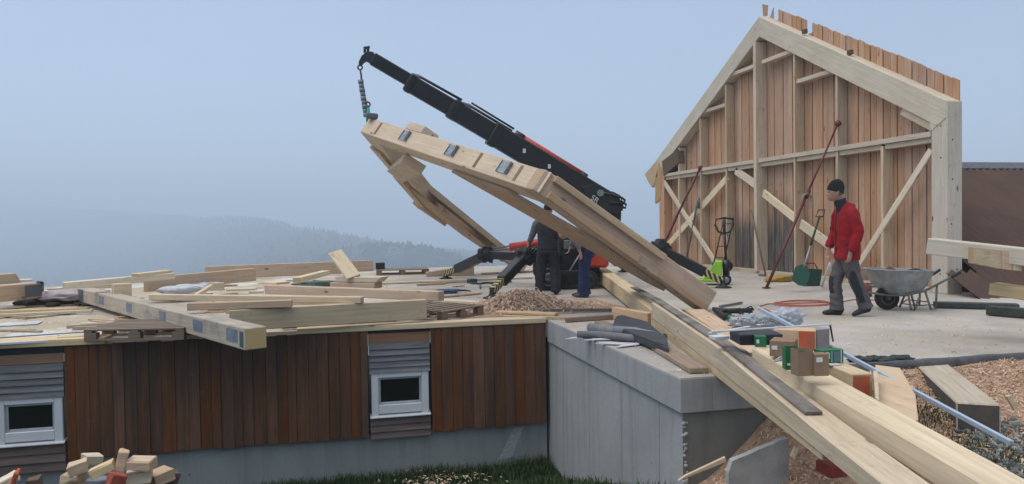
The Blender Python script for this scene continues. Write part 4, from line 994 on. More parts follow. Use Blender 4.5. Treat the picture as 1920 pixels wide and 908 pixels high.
# ================================================================ objects on the timbers
def boxat(name, p, L, w, h, ang, mat, label, cat, group=None, bev=.006, top=None):
    """p = pixel + height of the near left bottom corner"""
    A = zat(p[0], p[1], p[2]); x = V((math.cos(ang), math.sin(ang), 0))
    r_ = thing(name, A, label, cat, group); m = frame(A, x); b = MB(); b.box((0, 0, 0), (L, w, h), bev); b.build('body', mat, r_, m); return r_, m
cz = .335
r_, m = boxat('tool_case', (1388, 648, cz), .34, .30, .085, R(-14), plain('case_blue_black', (.022,.026,.040), .5), 'flat black hard tool case on the right foreground beam', 'case')
b = MB(); b.box((-.004, -.004, .050), (.344, .304, .056)); b.build('seam', BLACKM, r_, m)
b = MB(); b.box((.12, -.02, .03), (.22, -.004, .05), .004); b.build('handle', BLACKM, r_, m)
def fasten(p, L, w, h, ang, label, grn, z=cz, open_=False, mat=CARD):
    A = zat(p[0], p[1], z); x = V((math.cos(ang), math.sin(ang), 0)); m = frame(A, x)
    r_ = thing('carton', A, label, 'carton', 'screw cartons on the right beam'); b = MB()
    if open_:
        for lo, hi in (((0,0,0),(L,.004,h)), ((0,w-.004,0),(L,w,h)), ((0,.0045,0),(.004,w-.0045,h)), ((L-.004,.0045,0),(L,w-.0045,h)), ((.0045,.0045,.001),(L-.0045,w-.0045,.004))): b.box(lo, hi)
    else: b.box((0,0,0), (L,w,h), .003)
    b.build('box', mat, r_, m)
    for (lo, hi, mt, nm) in grn:
        b = MB(); b.box(lo, hi); b.build(nm, mt, r_, m)
    return r_, m
fasten((1436, 668), .13, .12, .105, R(-25), 'brown carton with a white label right of the black case', [((.02,-.003,.045),(.06,-.001,.075), WHITEP, 'label'), ((.075,-.004,.0),(.131,-.0015,.07), GREENBOX, 'green_panel')]) if False else None
fasten((1443, 668), .17, .19, .115, R(-42), 'brown carton with a white label and a green end, right of the black case', [((.015,-.003,.05),(.055,-.001,.08), WHITEP, 'label'), ((.1715,.01,.0),(.1735,.15,.085), GREENBOX, 'green_panel')])
fasten((1416, 651), .085, .10, .085, R(-25), 'small bright green carton between the black case and the brown carton', [((.01,-.003,.03),(.03,-.001,.06), WHITEP, 'label')], mat=GREENBOX)
fasten((1473, 694), .10, .09, .145, R(-20), 'open tall green carton with a torn top, tilted against the brown ones', [((.01,-.003,.03),(.05,-.001,.045), WHITEP, 'label')], open_=True, mat=GREENBOX)
fasten((1497, 706), .10, .10, .165, R(-6), 'tall open brown carton nearest the viewer with ragged flaps', [((.0,-.0,.156),(.05,.004,.185), CARD, 'flap')], open_=True)
fasten((1528, 706), .095, .08, .14, R(-8), 'wide brown carton side behind the ragged one, with a white label', [((.01,-.003,.09),(.05,-.001,.12), WHITEP, 'label')])
r_, m = fasten((1540, 683), .19, .10, .105, R(-3), 'green and white printed carton at the right end of the row', [((.105,-.003,.012),(.165,-.001,.095), plain('print_blue', (.10,.17,.20), .5), 'print'), ((.165,-.0032,.0),(.172,-.0012,.105), WHITEP, 'print_line'), ((.085,-.0035,.012),(.092,-.001,.095), plain('print_pale', (.25,.45,.38), .5), 'print_line')], z=.213, mat=GREENBOX)
b = MB()   # white stencil-like letter on the carton
for lo, hi in (((.035,-.004,.04),(.043,-.001,.09)), ((.043,-.004,.083),(.062,-.001,.09)), ((.062,-.004,.04),(.070,-.001,.085))): b.box(lo, hi)
b.build('print_letter', WHITEP, r_, m)
b = MB(); c = zat(1558, 682, .214); b.box(c+V((-.05,-.07,-.0)), c+V((.05,.0,.003))); tag(b.build('paper_slip', WHITEP), 'small white slip lying before the green printed carton', 'paper')
b = MB(); P = [zat(1453, 676, .345), zat(1462, 671, .36), zat(1474, 669, .36)]; b.tube(P, [.004, .009, .007], 6); P = [zat(1452, 678, .345), zat(1463, 675, .35), zat(1475, 673, .35)]; b.tube(P, [.004, .009, .007], 6); b.blob(zat(1475, 671, .35), .016, sub=2)
tag(b.build('pliers', STEEL), 'pair of steel pliers lying left of the open green carton', 'pliers')
# plastic bags, drill, red handled tool, small green tin
BAG = plain('clear_plastic_bag', (.55,.60,.64), .18, 0, .5, 14, .6, .6, alpha=.72)
b = MB(); b.blob(zat(1410, 606, .16), .20, (1.25, .7, .50), .55, 3.4, 4, 3); b.blob(zat(1445, 602, .16), .16, (1.2, .8, .55), .6, 3.2, 4, 8)
tag(b.build('plastic_bag', BAG), 'clear crumpled bag full of grey screws left of the silver rail', 'bag')
b = MB(); b.blob(zat(1472, 596, .16), .20, (1.25, .7, .55), .5, 3.0, 4, 21); tag(b.build('plastic_bag', plain('milky_plastic_bag', (.52,.56,.63), .25, 0, .3, 10, .5, .6, alpha=.85)), 'milky plastic bag behind the silver rail on the slab', 'bag')
b = MB()
for k in range(110):
    p = zat(random.uniform(1385, 1470), random.uniform(596, 614), .22+.05*random.random()); d_ = V((random.uniform(-1,1), random.uniform(-1,1), random.uniform(-.3,.5)))*.035; b.tube([p, p+d_], .0045, 4)
tag(b.build('screws', ZINC), 'many loose grey screws in and around the clear bag', 'screws', kind='stuff')
r_ = thing('cordless_drill', zat(1378, 583, .05), 'black cordless drill lying beside the screw bags', 'drill')
c = zat(1378, 583, .10)
b = MB(); b.tube([c+r0*-.12, c+r0*.08], [.035, .04], 10); b.tube([c+r0*-.17, c+r0*-.12], [.018, .028], 10); b.build('body', BLACKM, r_)
b = MB(); b.tube([c+r0*.04, c+r0*.07+V((0,-.06,-.05))], .022, 8); b.box(c+r0*.10+V((-.04,-.10,-.075)), c+r0*.10+V((.05,-.02,-.03)), .008); b.build('handle', BLACKM, r_)
b = MB(); c = zat(1400, 582, .06); b.box(c-V((.07,.04,.05)), c+V((.08,.05,.03)), .015); b.tube([c+V((.0,0,.03)), c+V((.05,-.03,.06)), c+V((.1,-.02,.0))], .01, 6); tag(b.build('battery_charger', BLACKM), 'small black charger right of the drill', 'charger')
b = MB(); pts = [zat(1416+k*1.0+22*math.sin(k*.32)*.5+12, 583-3*math.cos(k*.5), .20) for k in range(14)]; b.tube(pts, .012, 6); tag(b.build('red_strap', plain('strap_red', (.42,.03,.03), .6)), 'red strap handle sticking out of the bags near the rail end', 'strap')
b = MB(); b.lathe([(.045, 0), (.048, .002), (.048, .08), (.04, .082)], zat(1371, 603, .0), V((0,0,1)), 16); tag(b.build('tin', GREENBOX), 'small green tin beside the wide flat board', 'tin')
b = MB(); b.lathe([(.05, 0), (.055, .002), (.055, .09), (.04, .092)], zat(1387, 606, .0), V((0,0,1)), 16); tag(b.build('tin', plain('brown_tin', (.22,.10,.06), .5)), 'brown tin half covered by the clear screw bag', 'tin')
b = MB(); b.prism([zat(*p, .02) for p in ((1335, 583), (1362, 586), (1372, 594), (1356, 600))], V((0,0,.06)), .01); tag(b.build('rubber_mat', BLACKM), 'crumpled black cloth at the far end of the wide flat board', 'cloth')
b = MB(); b.tube([zat(1418, 611, .30), zat(1450, 609, .30)], .016, 8); tag(b.build('punch', STEEL), 'short steel rod lying under the clear bag', 'rod')
b = MB(); b.blob(zat(1512, 660, .25), .20, (.55, .5, 1.1), .35, 2.6, 4, 31); tag(b.build('plastic_bag', plain('thin_plastic_bag', (.46,.47,.50), .3, 0, .3, 8, .5, .6, alpha=.55)), 'thin see through bag hanging beside the orange patch behind the cartons', 'bag') if False else b.bm.free()
b = MB(); q = [zat(*p, .36) for p in ((1532, 618), (1556, 616))]; b.obox(q[0], q[1], 0, .2, -.3, 0, V((0,0,1)), .005); tag(b.build('paint_board', plain('grey_film_board', (.34,.31,.32), .6)), 'greyish film covered board end right of the orange patch', 'board')
b = MB(); q = [zat(1556, 607, .45), zat(1562, 640, .22)]; b.tube(q, .008, 6); tag(b.build('steel_bar', BLACKM), 'thin dark rod propped at the end of the long white strip', 'rod')
# ================================================================ on the concrete top: foil roll, tubes, plank
b = MB()
q = [zat(*p, .16) for p in ((1154, 586), (1168, 584), (1216, 596), (1250, 626), (1254, 642), (1232, 634), (1148, 602))]
b.prism([V((p.x, p.y, .03)) for p in q], V((0, 0, .085)), .02)
tag(b.build('foil_roll', plain('anthracite_roll', (.040,.045,.055), .65, 0, .4, 7)), 'flattened anthracite sheet bundle beside the notched beam', 'sheet')
for i, (pts, r_, c_, lab) in enumerate((
    (((1082, 628, .05), (1120, 628, .05), (1180, 634, .05), (1247, 641, .05)), .045, (.15,.155,.16), 'nearest long grey pipe insulation tube on the concrete edge'),
    (((1106, 614, .06), (1140, 619, .06), (1162, 624, .06)), .055, (.20,.21,.22), 'thicker light grey tube lying behind the nearest one'),
    (((1150, 619, .09), (1190, 622, .08), (1246, 634, .06)), .05, (.22,.24,.28), 'bluish grey tube next to the anthracite bundle'))):
    b = MB(); b.tube([zat(*p) for p in pts], r_, 14); tag(b.build('insulation_tube', plain('tube_grey', c_, .7, 0, .3, 10)), lab, 'tube', 'grey tubes on the concrete wall')
b = MB()
for k, (px, py, a) in enumerate(((1088, 634, .2), (1150, 645, -.3), (1178, 648, .5), (1125, 637, .1))):
    c = zat(px, py, .012); u_ = V((math.cos(a), math.sin(a), 0)); w_ = V((-u_.y, u_.x, 0)); b.prism([c-u_*.2, c+w_*.05-u_*.05, c+u_*.22+w_*.02, c+u_*.1-w_*.07], V((0,0,.01)))
tag(b.build('plastic_scrap', WHITEP), 'flat white plastic scraps peeping out under the grey tubes', 'scraps', kind='stuff')
beam('timber_plank', zat(1222, 648, .055), zat(1293, 690, .055), -.0, .17, -.05, 0, wood('greyish_plank', (.24,.18,.13), (.34,.27,.20), endc=(.3,.22,.13)), None, label='short brown plank on the concrete edge below the long beams', cat='plank', group=GF)
beam('timber_plank', zat(1114, 602, .05), zat(1160, 617, .05), 0, .14, -.04, 0, PALLET, None, label='brown board end lying behind the thick light grey tube', cat='plank', group=GF)
# ================================================================ tools at the gable wall
def prop(p0, z0, p1, dx, lab, m=DREDP, r_=.029, grp='adjustable props leaning on the gable'):
    A = zat(p0[0], p0[1], z0); B = xat(p1[0], p1[1], XG-dx); r0_ = thing('steel_prop', A, lab, 'prop', grp)
    mid = A.lerp(B, .55); b = MB(); b.tube([A, mid], r_, 10); b.build('outer_tube', m, r0_); b = MB(); b.tube([mid, B], r_*.7, 10); b.build('inner_tube', m, r0_)
    b = MB(); b.lathe([(.08, 0), (.08, .015)], A, V((0,0,1)), 12); b.blob(B, .06, (1, 1.2, 1.2), .3, 3, 2); b.build('end_plate', m, r0_)
    b = MB(); b.tube([mid-(B-A).normalized()*.08, mid+(B-A).normalized()*.1], r_*1.6, 10); b.tube([mid, mid+V((-.02, -.12, .05))], .012, 6); b.build('collar', m, r0_)
prop((1437, 540), 0.015, (1571, 232), .02, 'long dark red steel prop leaning against the middle of the gable wall')
A_ = xat(1240, 462, XG-1.3); pp = A_.copy()
A = V((A_.x, A_.y, 0.0)); 
A0 = dat(1236, 474, 21.5); B0 = xat(1313, 315, XG-.02); r1_ = thing('steel_prop', A0, 'thinner rusty red steel prop leaning on the gable near its far corner', 'prop', 'adjustable props leaning on the gable')
d_ = (A0-B0).normalized(); A0 = B0 + d_*((B0.z-.01)/-d_.z)
mid = A0.lerp(B0, .5); b = MB(); b.tube([A0, mid], .045, 10); b.build('outer_tube', DREDP, r1_); b = MB(); b.tube([mid, B0], .032, 10); b.build('inner_tube', DREDP, r1_); b = MB(); b.blob(B0, .07, sub=2); b.build('end_plate', DREDP, r1_)
A0 = zat(1285, 497, 0); B0 = xat(1309, 372, XG-.02); b = MB(); b.tube([A0, B0], .03, 8); b.tube([B0-V((0,0,.3)), B0+V((0,0,.02))], .045, 8); tag(b.build('steel_prop', STEELD), 'grey steel prop beside the X shaped braces', 'prop', 'adjustable props leaning on the gable')
# rope coil hung on the red prop
b = MB()
c0 = zat(1437, 540, 0).lerp(xat(1571, 232, XG-.02), .525) + V((-.05, -.06, 0))
for k in range(5):
    rr = .105+.010*k; cc = c0 + V((.01*k, -.012*k, -.01*k)); b.tube([cc + r0*math.cos(a)*rr*.75 + V((0, 0, math.sin(a)*rr)) for a in [j*math.pi/9 for j in range(18)]], .008, 5, closed=True)
tag(b.build('rope_coil', plain('beige_rope', (.36,.28,.20), .9)), 'beige rope coil hanging on the long red prop', 'rope')
# pallet truck
pc = zat(1357, 534, 0); pj_ = thing('pallet_truck', pc, 'lime green hand pallet truck with a tall black handle by the gable wall', 'pallet truck')
ul = -V((r0.x, r0.y, 0)).normalized()*.93 + V((0,.3,0)); ul.normalize(); pr2 = V((-ul.y, ul.x, 0))
for s_ in (-.2, .2):
    b = MB(); b.obox(pc + pr2*s_ + ul*.15 + V((0,0,.10)), pc + pr2*s_ + ul*1.25 + V((0,0,.09)), -.07, .07, -.03, .03, V((0,0,1)), .012); b.build('fork', GREEN, pj_)
    b = MB(); b.tube([pc+pr2*(s_-.05)+ul*1.1+V((0,0,.04)), pc+pr2*(s_+.05)+ul*1.1+V((0,0,.04))], .04, 10); b.build('roller', RUBBER, pj_)
b = MB(); side = [(.05, .12), (.42, .13), (.34, .2), (.16, .50), (.02, .50)]
b.prism([pc + ul*a + V((0,0,z)) - pr2*.24 for a, z in side], pr2*.48, .012); b.build('frame', GREEN, pj_)
b = MB(); b.tube([pc+V((0,0,.2))-ul*.05, pc+V((0,0,.52))-ul*.05], .07, 12); b.tube([pc+V((0,0,.5))-ul*.05, pc+V((0,0,1.1))-ul*.02], .028, 8)
hc = pc+V((0,0,1.26))-ul*.02; lp = [(-.17, .10), (-.19, -.02), (-.12, -.16), (0, -.2), (.12, -.16), (.19, -.02), (.17, .10), (0, .13)]
b.tube([hc + r0*a + V((0,0,z)) for a, z in lp], .022, 7, closed=True); b.tube([hc+V((0,0,-.2)), hc+V((0,0,.11))], .03, 8); b.build('handle', BLACK, pj_)
for s_ in (-.09, .09):
    b = MB(); c = pc + pr2*s_ - ul*.05 + V((0,0,.105)); b.lathe([(.07, -.03), (.1, -.028), (.105, 0), (.1, .028), (.07, .03)], c, pr2, 18); w_ = b.build('wheel', RUBBER, pj_)
    b = MB(); b.lathe([(.02, -.034), (.06, -.034), (.065, -.02)], c, pr2 if s_ < 0 else -pr2, 16); b.build('rim', STEEL, w_)
# sack truck against the boards
sc = xat(1362, 505, XG-.15); sc.z = 0; stt = thing('sack_truck', sc, 'dark steel sack truck standing against the weathered boards', 'sack truck'); yv = V((0, 1, 0))
b = MB()
for s_ in (-.25, .25): b.tube([sc+yv*s_+V((-.25,0,.12)), sc+yv*s_+V((.08,0,1.4))], .018, 6)
for z in (.35, .65, .95, 1.25, 1.4): b.tube([sc+yv*-.25+V((-.25+.33*(z-.12)/1.28,0,z)), sc+yv*.25+V((-.25+.33*(z-.12)/1.28,0,z))], .014, 6)
b.build('frame', BLACK, stt)
b = MB(); b.box(sc+V((-.5,-.2,.01)), sc+V((-.25,.2,.025))); b.build('toe_plate', BLACK, stt)
for s_ in (-.3, .3): b = MB(); b.lathe([(.08,-.03),(.13,-.02),(.13,.02),(.08,.03)], sc+yv*s_+V((-.12,0,.135)), yv, 16); b.build('wheel', RUBBER, stt)
b = MB(); A0 = xat(1436, 503, XG-.35); A0.z = 0; B0 = xat(1408, 395, XG-.03); b.tube([A0+V((-.0,0,.0)), B0], .022, 6); b.obox(A0+V((-.1,-.12,.0)), A0+V((-.1,.12,.0)), -.03, .03, 0, .05); tag(b.build('broom', plain('broom_wood', (.16,.13,.11), .8)), 'thin grey broom leaning on the weathered boards', 'broom')
# shovels and bucket
def shovel(foot, fz, top, D0, D1, bl, mt, lab, hm_=BLACKM):
    A0 = dat(*foot, D0); B0 = dat(*top, D1); r_ = thing('shovel', A0, lab, 'shovel', 'shovels by the gable wall'); ax = (B0-A0).normalized()
    b = MB(); b.tube([A0+ax*.3, A0.lerp(B0, .55)], .017, 8); b.build('shaft', STEEL, r_); b = MB(); b.tube([A0.lerp(B0, .55), B0], .02, 8); b.tube([B0-ax*.02+r0*-.07, B0+ax*.13+r0*-.06, B0+ax*.13+r0*.06, B0-ax*.02+r0*.07], .016, 6, closed=True); b.build('handle', hm_, r_)
    s_ = ax.cross(nrm).normalized(); nn = s_.cross(ax).normalized(); b = MB()
    pts = [A0 - s_*bl*.5, A0 - s_*bl*.5 + ax*bl*.9, A0 - s_*bl*.2 + ax*bl*1.2, A0 + s_*bl*.2 + ax*bl*1.2, A0 + s_*bl*.5 + ax*bl*.9, A0 + s_*bl*.5, A0 - ax*.04]
    b.prism(pts, nn*.012, .002); b.build('blade', mt, r_)
shovel((1498, 531), 0, (1537, 405), 13.6, 14.0, .30, plain('green_blade', (.014,.085,.05), .5), 'green bladed shovel with a black grip standing left of the worker in red', plain('grip_black_green', (.02,.04,.015), .6))
bk = zat(1519, 536, 0); tb_ = thing('bucket', bk, 'square dark green bucket on the floor left of the worker in red', 'bucket')
b = MB(); q = [(-.18,-.14), (.18,-.14), (.18,.14), (-.18,.14)]
v0 = [b.bm.verts.new(bk+V((x*.8, y*.8, .0))) for x, y in q]; v1 = [b.bm.verts.new(bk+V((x, y, .33))) for x, y in q]; v2 = [b.bm.verts.new(bk+V((x*.92, y*.9, .33))) for x, y in q]; v3 = [b.bm.verts.new(bk+V((x*.75, y*.72, .02))) for x, y in q]
b.bm.faces.new(v0[::-1]); b.bm.faces.new(v3)
for a_, c_ in ((v0, v1), (v1, v2), (v2, v3)):
    for i in range(4): b.bm.faces.new((a_[i], a_[(i+1)%4], c_[(i+1)%4], c_[i]))
b.build('body', DGREEN, tb_); b = MB(); b.tube([bk+V((-.18,0,.32)), bk+V((-.1,0,.45)), bk+V((.1,0,.45)), bk+V((.18,0,.32))], .01, 6); b.build('handle', BLACKM, tb_)
b = MB(); b.blob(zat(1460, 524, .05), .16, (2.0, 1, .5), .5, 3, 3, 5); tag(b.build('level_bag', YEL), 'yellow tool bag lying at the foot of the gable wall', 'bag')
b = MB(); b.tube([zat(1541, 537, .02), dat(1556, 494, 13.9)], .022, 8); b.tube([dat(1556, 494, 13.9), dat(1560, 508, 13.7), zat(1563, 540, .02)], .018, 8); tag(b.build('trestle_leg', WHITEP), 'white folding stand behind the worker in red', 'stand')
r_ = thing('paint_drum', zat(1623, 556, 0), 'dark red canister on the floor under the wheelbarrow tray', 'canister'); c = zat(1623, 556, 0)
b = MB(); b.lathe([(.09,0),(.10,.01),(.10,.18),(.05,.2),(.04,.23)], c, V((0,0,1)), 16); b.build('body', DREDP, r_)
b = MB()
for k, (px, py, L, a) in enumerate(((1600, 530, .9, .1), (1625, 534, 1.1, -.1), (1640, 528, .8, .2), (1610, 540, .7, 0))):
    c = zat(px, py, .02+.03*k); b.obox(c, c+V((L*math.cos(a), L*math.sin(a), 0)), -.05, .05, 0, .03)
tag(b.build('slat_bundle', STEELD), 'bundle of dark slats on the floor behind the wheelbarrow', 'slats')
# orange extension cord
b = MB(); pts = []
for i in range(70):
    t = i/69; a = t*4*math.pi; pts.append(zat(1500+55*math.cos(a)*(1-.2*t)+10*t, 570+4.5*math.sin(a)-3*t, .012+.006*(i%2)))
pts = [zat(1650, 563, .012), zat(1600, 562, .012)] + pts + [zat(1440, 570, .012), zat(1425, 574, .012)]
b.tube(pts, .009, 5); tag(b.build('extension_cord', plain('cord_orange', (.50,.10,.05), .6)), 'loose loops of red orange extension cord on the slab left of the worker in red', 'cord')
b = MB(); pts = [zat(px, py, .012) for px, py in ((1740, 566), (1700, 562), (1690, 569), (1720, 573), (1760, 571), (1800, 569))]; b.tube(pts, .009, 5); tag(b.build('hose', DREDP), 'dark red cable trailing behind the wheelbarrow legs', 'cable')
# ================================================================ wheelbarrow
wc = zat(1663, 581, 0); wb = thing('wheelbarrow', wc, 'worn galvanised wheelbarrow with tools in its tray, beside the tall gable post', 'wheelbarrow')
bx = V((r0.x, r0.y, 0)).normalized(); bn = V((-bx.y, bx.x, 0)); bn = -bn
def wl_(a, s, z): return wc + (bx*a*.80 + bn*s + V((0,0,z)))*.90     # a to the right, s toward the viewer
b = MB(); rim = [(-.36, .62), (-.30, .66), (.42, .60), (.76, .56), (.76, .48)]
top = [(-.38, -.22), (-.38, .22), (-.05, .34), (.70, .33), (.78, .26), (.78, -.26), (.70, -.33), (-.05, -.34)]
bot = [(-.02, -.12), (-.02, .12), (.10, .18), (.52, .18), (.58, .14), (.58, -.14), (.52, -.18), (.10, -.18)]
vt = [b.bm.verts.new(wl_(a, s, .66-.03*(a+.38))) for a, s in top]; vb = [b.bm.verts.new(wl_(a, s, .27)) for a, s in bot]
vt2 = [b.bm.verts.new(wl_(a*.97+.005, s*.95, .66-.03*(a+.38))) for a, s in top]; vb2 = [b.bm.verts.new(wl_(a*.98, s*.96, .285)) for a, s in bot]
vm = [b.bm.verts.new(wl_(a*.55+c_*.45+.0, s*.55+d_*.45, .43)) for (a, s), (c_, d_) in zip(top, bot)]
for A_, B_ in ((vb, vm), (vm, vt), (vt, vt2), (vt2, vb2)):
    for i in range(8): b.bm.faces.new((A_[i], A_[(i+1)%8], B_[(i+1)%8], B_[i]))
b.bm.faces.new(vb[::-1]); b.bm.faces.new(vb2)
b.tube([wl_(a, s, .665-.03*(a+.38)) for a, s in top], .012, 6, closed=True); b.build('tray', plain('barrow_zinc', (.36,.38,.375), .55, .35, .4, 7), wb)
b = MB(); 
for s_ in (-1, 1):
    b.tube([wl_(-.02, .06*s_, .16), wl_(-.1, .14*s_, .25), wl_(.25, .2*s_, .25), wl_(.6, .24*s_, .32), wl_(1.25, .28*s_, .60)], .017, 8)
    b.tube([wl_(.30, .2*s_, .26), wl_(.34, .22*s_, .02), wl_(.40, .22*s_, .01), wl_(.52, .22*s_, .24)], .015, 7)
    b.tube([wl_(.62, .23*s_, .30), wl_(.72, .24*s_, .02), wl_(.82, .24*s_, .03), wl_(.84, .24*s_, .42)], .015, 7)
b.tube([wl_(-.26, -.17, .27), wl_(-.26, .17, .27)], .016, 7); b.tube([wl_(-.26, .17, .27), wl_(-.1, .14, .25)], .016, 7); b.build('frame', plain('frame_dull', (.17,.17,.165), .5, .4, .4, 12), wb)
for s_ in (-1, 1): 
    b = MB(); b.tube([wl_(1.10, .272*s_, .533), wl_(1.27, .281*s_, .61)], .022, 8); b.build('grip', BLACKM, wb)
b = MB(); c = wl_(0, 0, .195); b.lathe([(.10, -.04), (.145, -.05), (.17, -.03), (.175, 0), (.17, .03), (.145, .05), (.10, .04)], c, bn, 26); w_ = b.build('wheel', RUBBER, wb)
b = MB(); b.lathe([(.02, -.06), (.03, -.06), (.035, -.03), (.10, -.042), (.108, -.03), (.108, .03), (.10, .042), (.035, .03), (.03, .06)], c, bn, 22); b.build('rim', plain('rim_brown', (.16,.13,.11), .6), w_)
b = MB(); b.tube([wl_(-.05, .0, .60), wl_(.0, .05, .66), wl_(.2, .08, .58)], [.03, .05, .035], 8); tag(b.build('angle_grinder', DREDP), 'red power tool lying in the wheelbarrow', 'power tool')
b = MB(); b.blob(wl_(.55, .05, .61), .07, (1.6, 1, .8), .3, 3, 2); tag(b.build('glove', BLACKM), 'dark glove lying at the back of the wheelbarrow tray', 'glove')
# ================================================================ right: kerb stones, white beam stack, foil
for i, (pa, pb, z, w, h, lab) in enumerate((((1752, 567), (1912, 571), .09, .18, .08, 'long dark kerb stone in front of the corrugated roof'), ((1848, 574), (1975, 584), .13, .16, .12, 'dark green mossy kerb stone, nearer one at the right edge'))):
    A = zat(*pa, z); B = zat(*pb, z); beam('kerb_stone', A, B, 0, w, -h, 0, plain('kerb_dark', (.06,.075,.075), .9, 0, .5, 12, .4) if i == 0 else plain('kerb_moss', (.05,.065,.05), .95, 0, .5, 16, .6), None, label=lab, cat='kerb stone', group='kerb stones at the right edge')
D_ = 8.2; A = dat(1739, 447, D_); B = dat(1925, 467, 7.55)
x = (B-A); B2 = B + x*1.6
stk = thing('beam_stack', dat(2000, 520, 7.9), 'stacked pale beams reaching into the picture from the right edge', 'beam stack')
stk.location.z = 0
o = beam('beam', A, B2, 0, .24, -.175, 0, wood('white_beam', (.60,.55,.46), (.70,.66,.57), knot=.7, endc=(.5,.4,.28)), stk)
b = MB(); q = [dat(*p, 7.68) for p in ((1826, 463), (1880, 469), (1879, 505), (1826, 494))]; b.prism(q, bn*-.2 if False else V((-nrm.x, -nrm.y, 0))*-.10, .004); b.build('block', FRESH, stk)
b = MB(); q = [dat(*p, 7.66) for p in ((1880.5, 469), (1901, 471), (1901, 507), (1880.5, 505))]; b.prism(q, nrm*.12, .004); b.build('block', PINK, stk)
b = MB(); q = [dat(*p, 7.64) for p in ((1901.5, 471), (1918, 473), (1916, 509), (1901.5, 507))]; b.prism(q, nrm*.12, .004); b.build('block', FRESH2, stk)
A = dat(1855, 531, 7.9); B = dat(1925, 541, 7.6); beam('beam', A, B + (B-A)*4, 0, .2, -.125, 0, wood('yellow_beam', (.46,.36,.20), (.56,.45,.28), endc=(.42,.3,.15)), stk)
for px, D0 in ((2010, 7.7), (2200, 7.1)):
    b = MB(); c = dat(px, 500, D0); b.box((c.x-.1, c.y-.1, 0), (c.x+.12, c.y+.3, .46)); b.box((c.x-.08, c.y-.08, .462), (c.x+.10, c.y+.25, .72)); b.build('trestle', DARKW, stk)
# black foil along the slab front at right
b = MB(); rows = []
nfo = 130
for i in range(nfo+1):
    x = interp([(0, 4.25), (1, 12)], i/nfo); row = []
    for j, (dy, dz) in enumerate(((.06, .004), (.025, .010), (-.012, .004), (-.018, -.03), (-.03, -.06))):
        n_ = noise.noise(V((x*3.1, j*.9, 1)))*.03; row.append(b.bm.verts.new((x, YB+dy+n_*1.2*(1 if j != 2 else .2)-.0, dz+.012+abs(n_)*.5)))
    rows.append(row)
for i in range(nfo):
    for j in range(4): b.bm.faces.new((rows[i][j], rows[i+1][j], rows[i+1][j+1], rows[i][j+1])).smooth = True
tag(b.build('foil_strip', plain('black_foil', (.11,.115,.12), .7, 0, .6, 9)), 'crumpled black damp proof foil along the front edge of the slab', 'foil')
b = MB()
for k in range(7): b.blob(zat(1610+k*14, 676+2*math.sin(k*2), .01), .075, (1.4, .7, .55), .55, 3, 3, k+40)
tag(b.build('foil_scrap', plain('dark_green_foil', (.018,.03,.026), .5)), 'bunched dark green tarpaulin beside the pale topped sleeper', 'tarpaulin')
# ================================================================ PEOPLE
def fuse(bms, vox=.008, smooth=3):
    """one continuous surface out of overlapping closed limbs"""
    o = bmesh.new()
    for b_ in bms:
        bmesh.ops.recalc_face_normals(b_, faces=b_.faces); me = bpy.data.meshes.new('t'); b_.to_mesh(me); b_.free(); o.from_mesh(me); bpy.data.meshes.remove(me)
    me = bpy.data.meshes.new('tmp'); o.to_mesh(me); o.free(); ob = bpy.data.objects.new('tmp', me); col.objects.link(ob)
    m = ob.modifiers.new('r', 'REMESH'); m.mode = 'VOXEL'; m.voxel_size = vox; m.use_smooth_shade = True
    if smooth: sm = ob.modifiers.new('s', 'SMOOTH'); sm.factor = .5; sm.iterations = smooth
    dg = bpy.context.evaluated_depsgraph_get(); dg.update(); ev = ob.evaluated_get(dg); out_ = bmesh.new(); m2 = ev.to_mesh(); out_.from_mesh(m2); ev.to_mesh_clear()
    bpy.data.objects.remove(ob); bpy.data.meshes.remove(me); return out_
def cat_rom(P_, n=6):
    out_ = []
    for i in range(len(P_)-1):
        p0, p1, p2, p3 = P_[max(0, i-1)], P_[i], P_[i+1], P_[min(len(P_)-1, i+2)]
        for k in range(n):
            t = k/n; out_.append(tuple(.5*((2*b)+(-a+c)*t+(2*a-5*b+4*c-d)*t*t+(-a+3*b-3*c+d)*t**3) for a, b, c, d in zip(p0, p1, p2, p3)))
    out_.append(P_[-1]); return out_
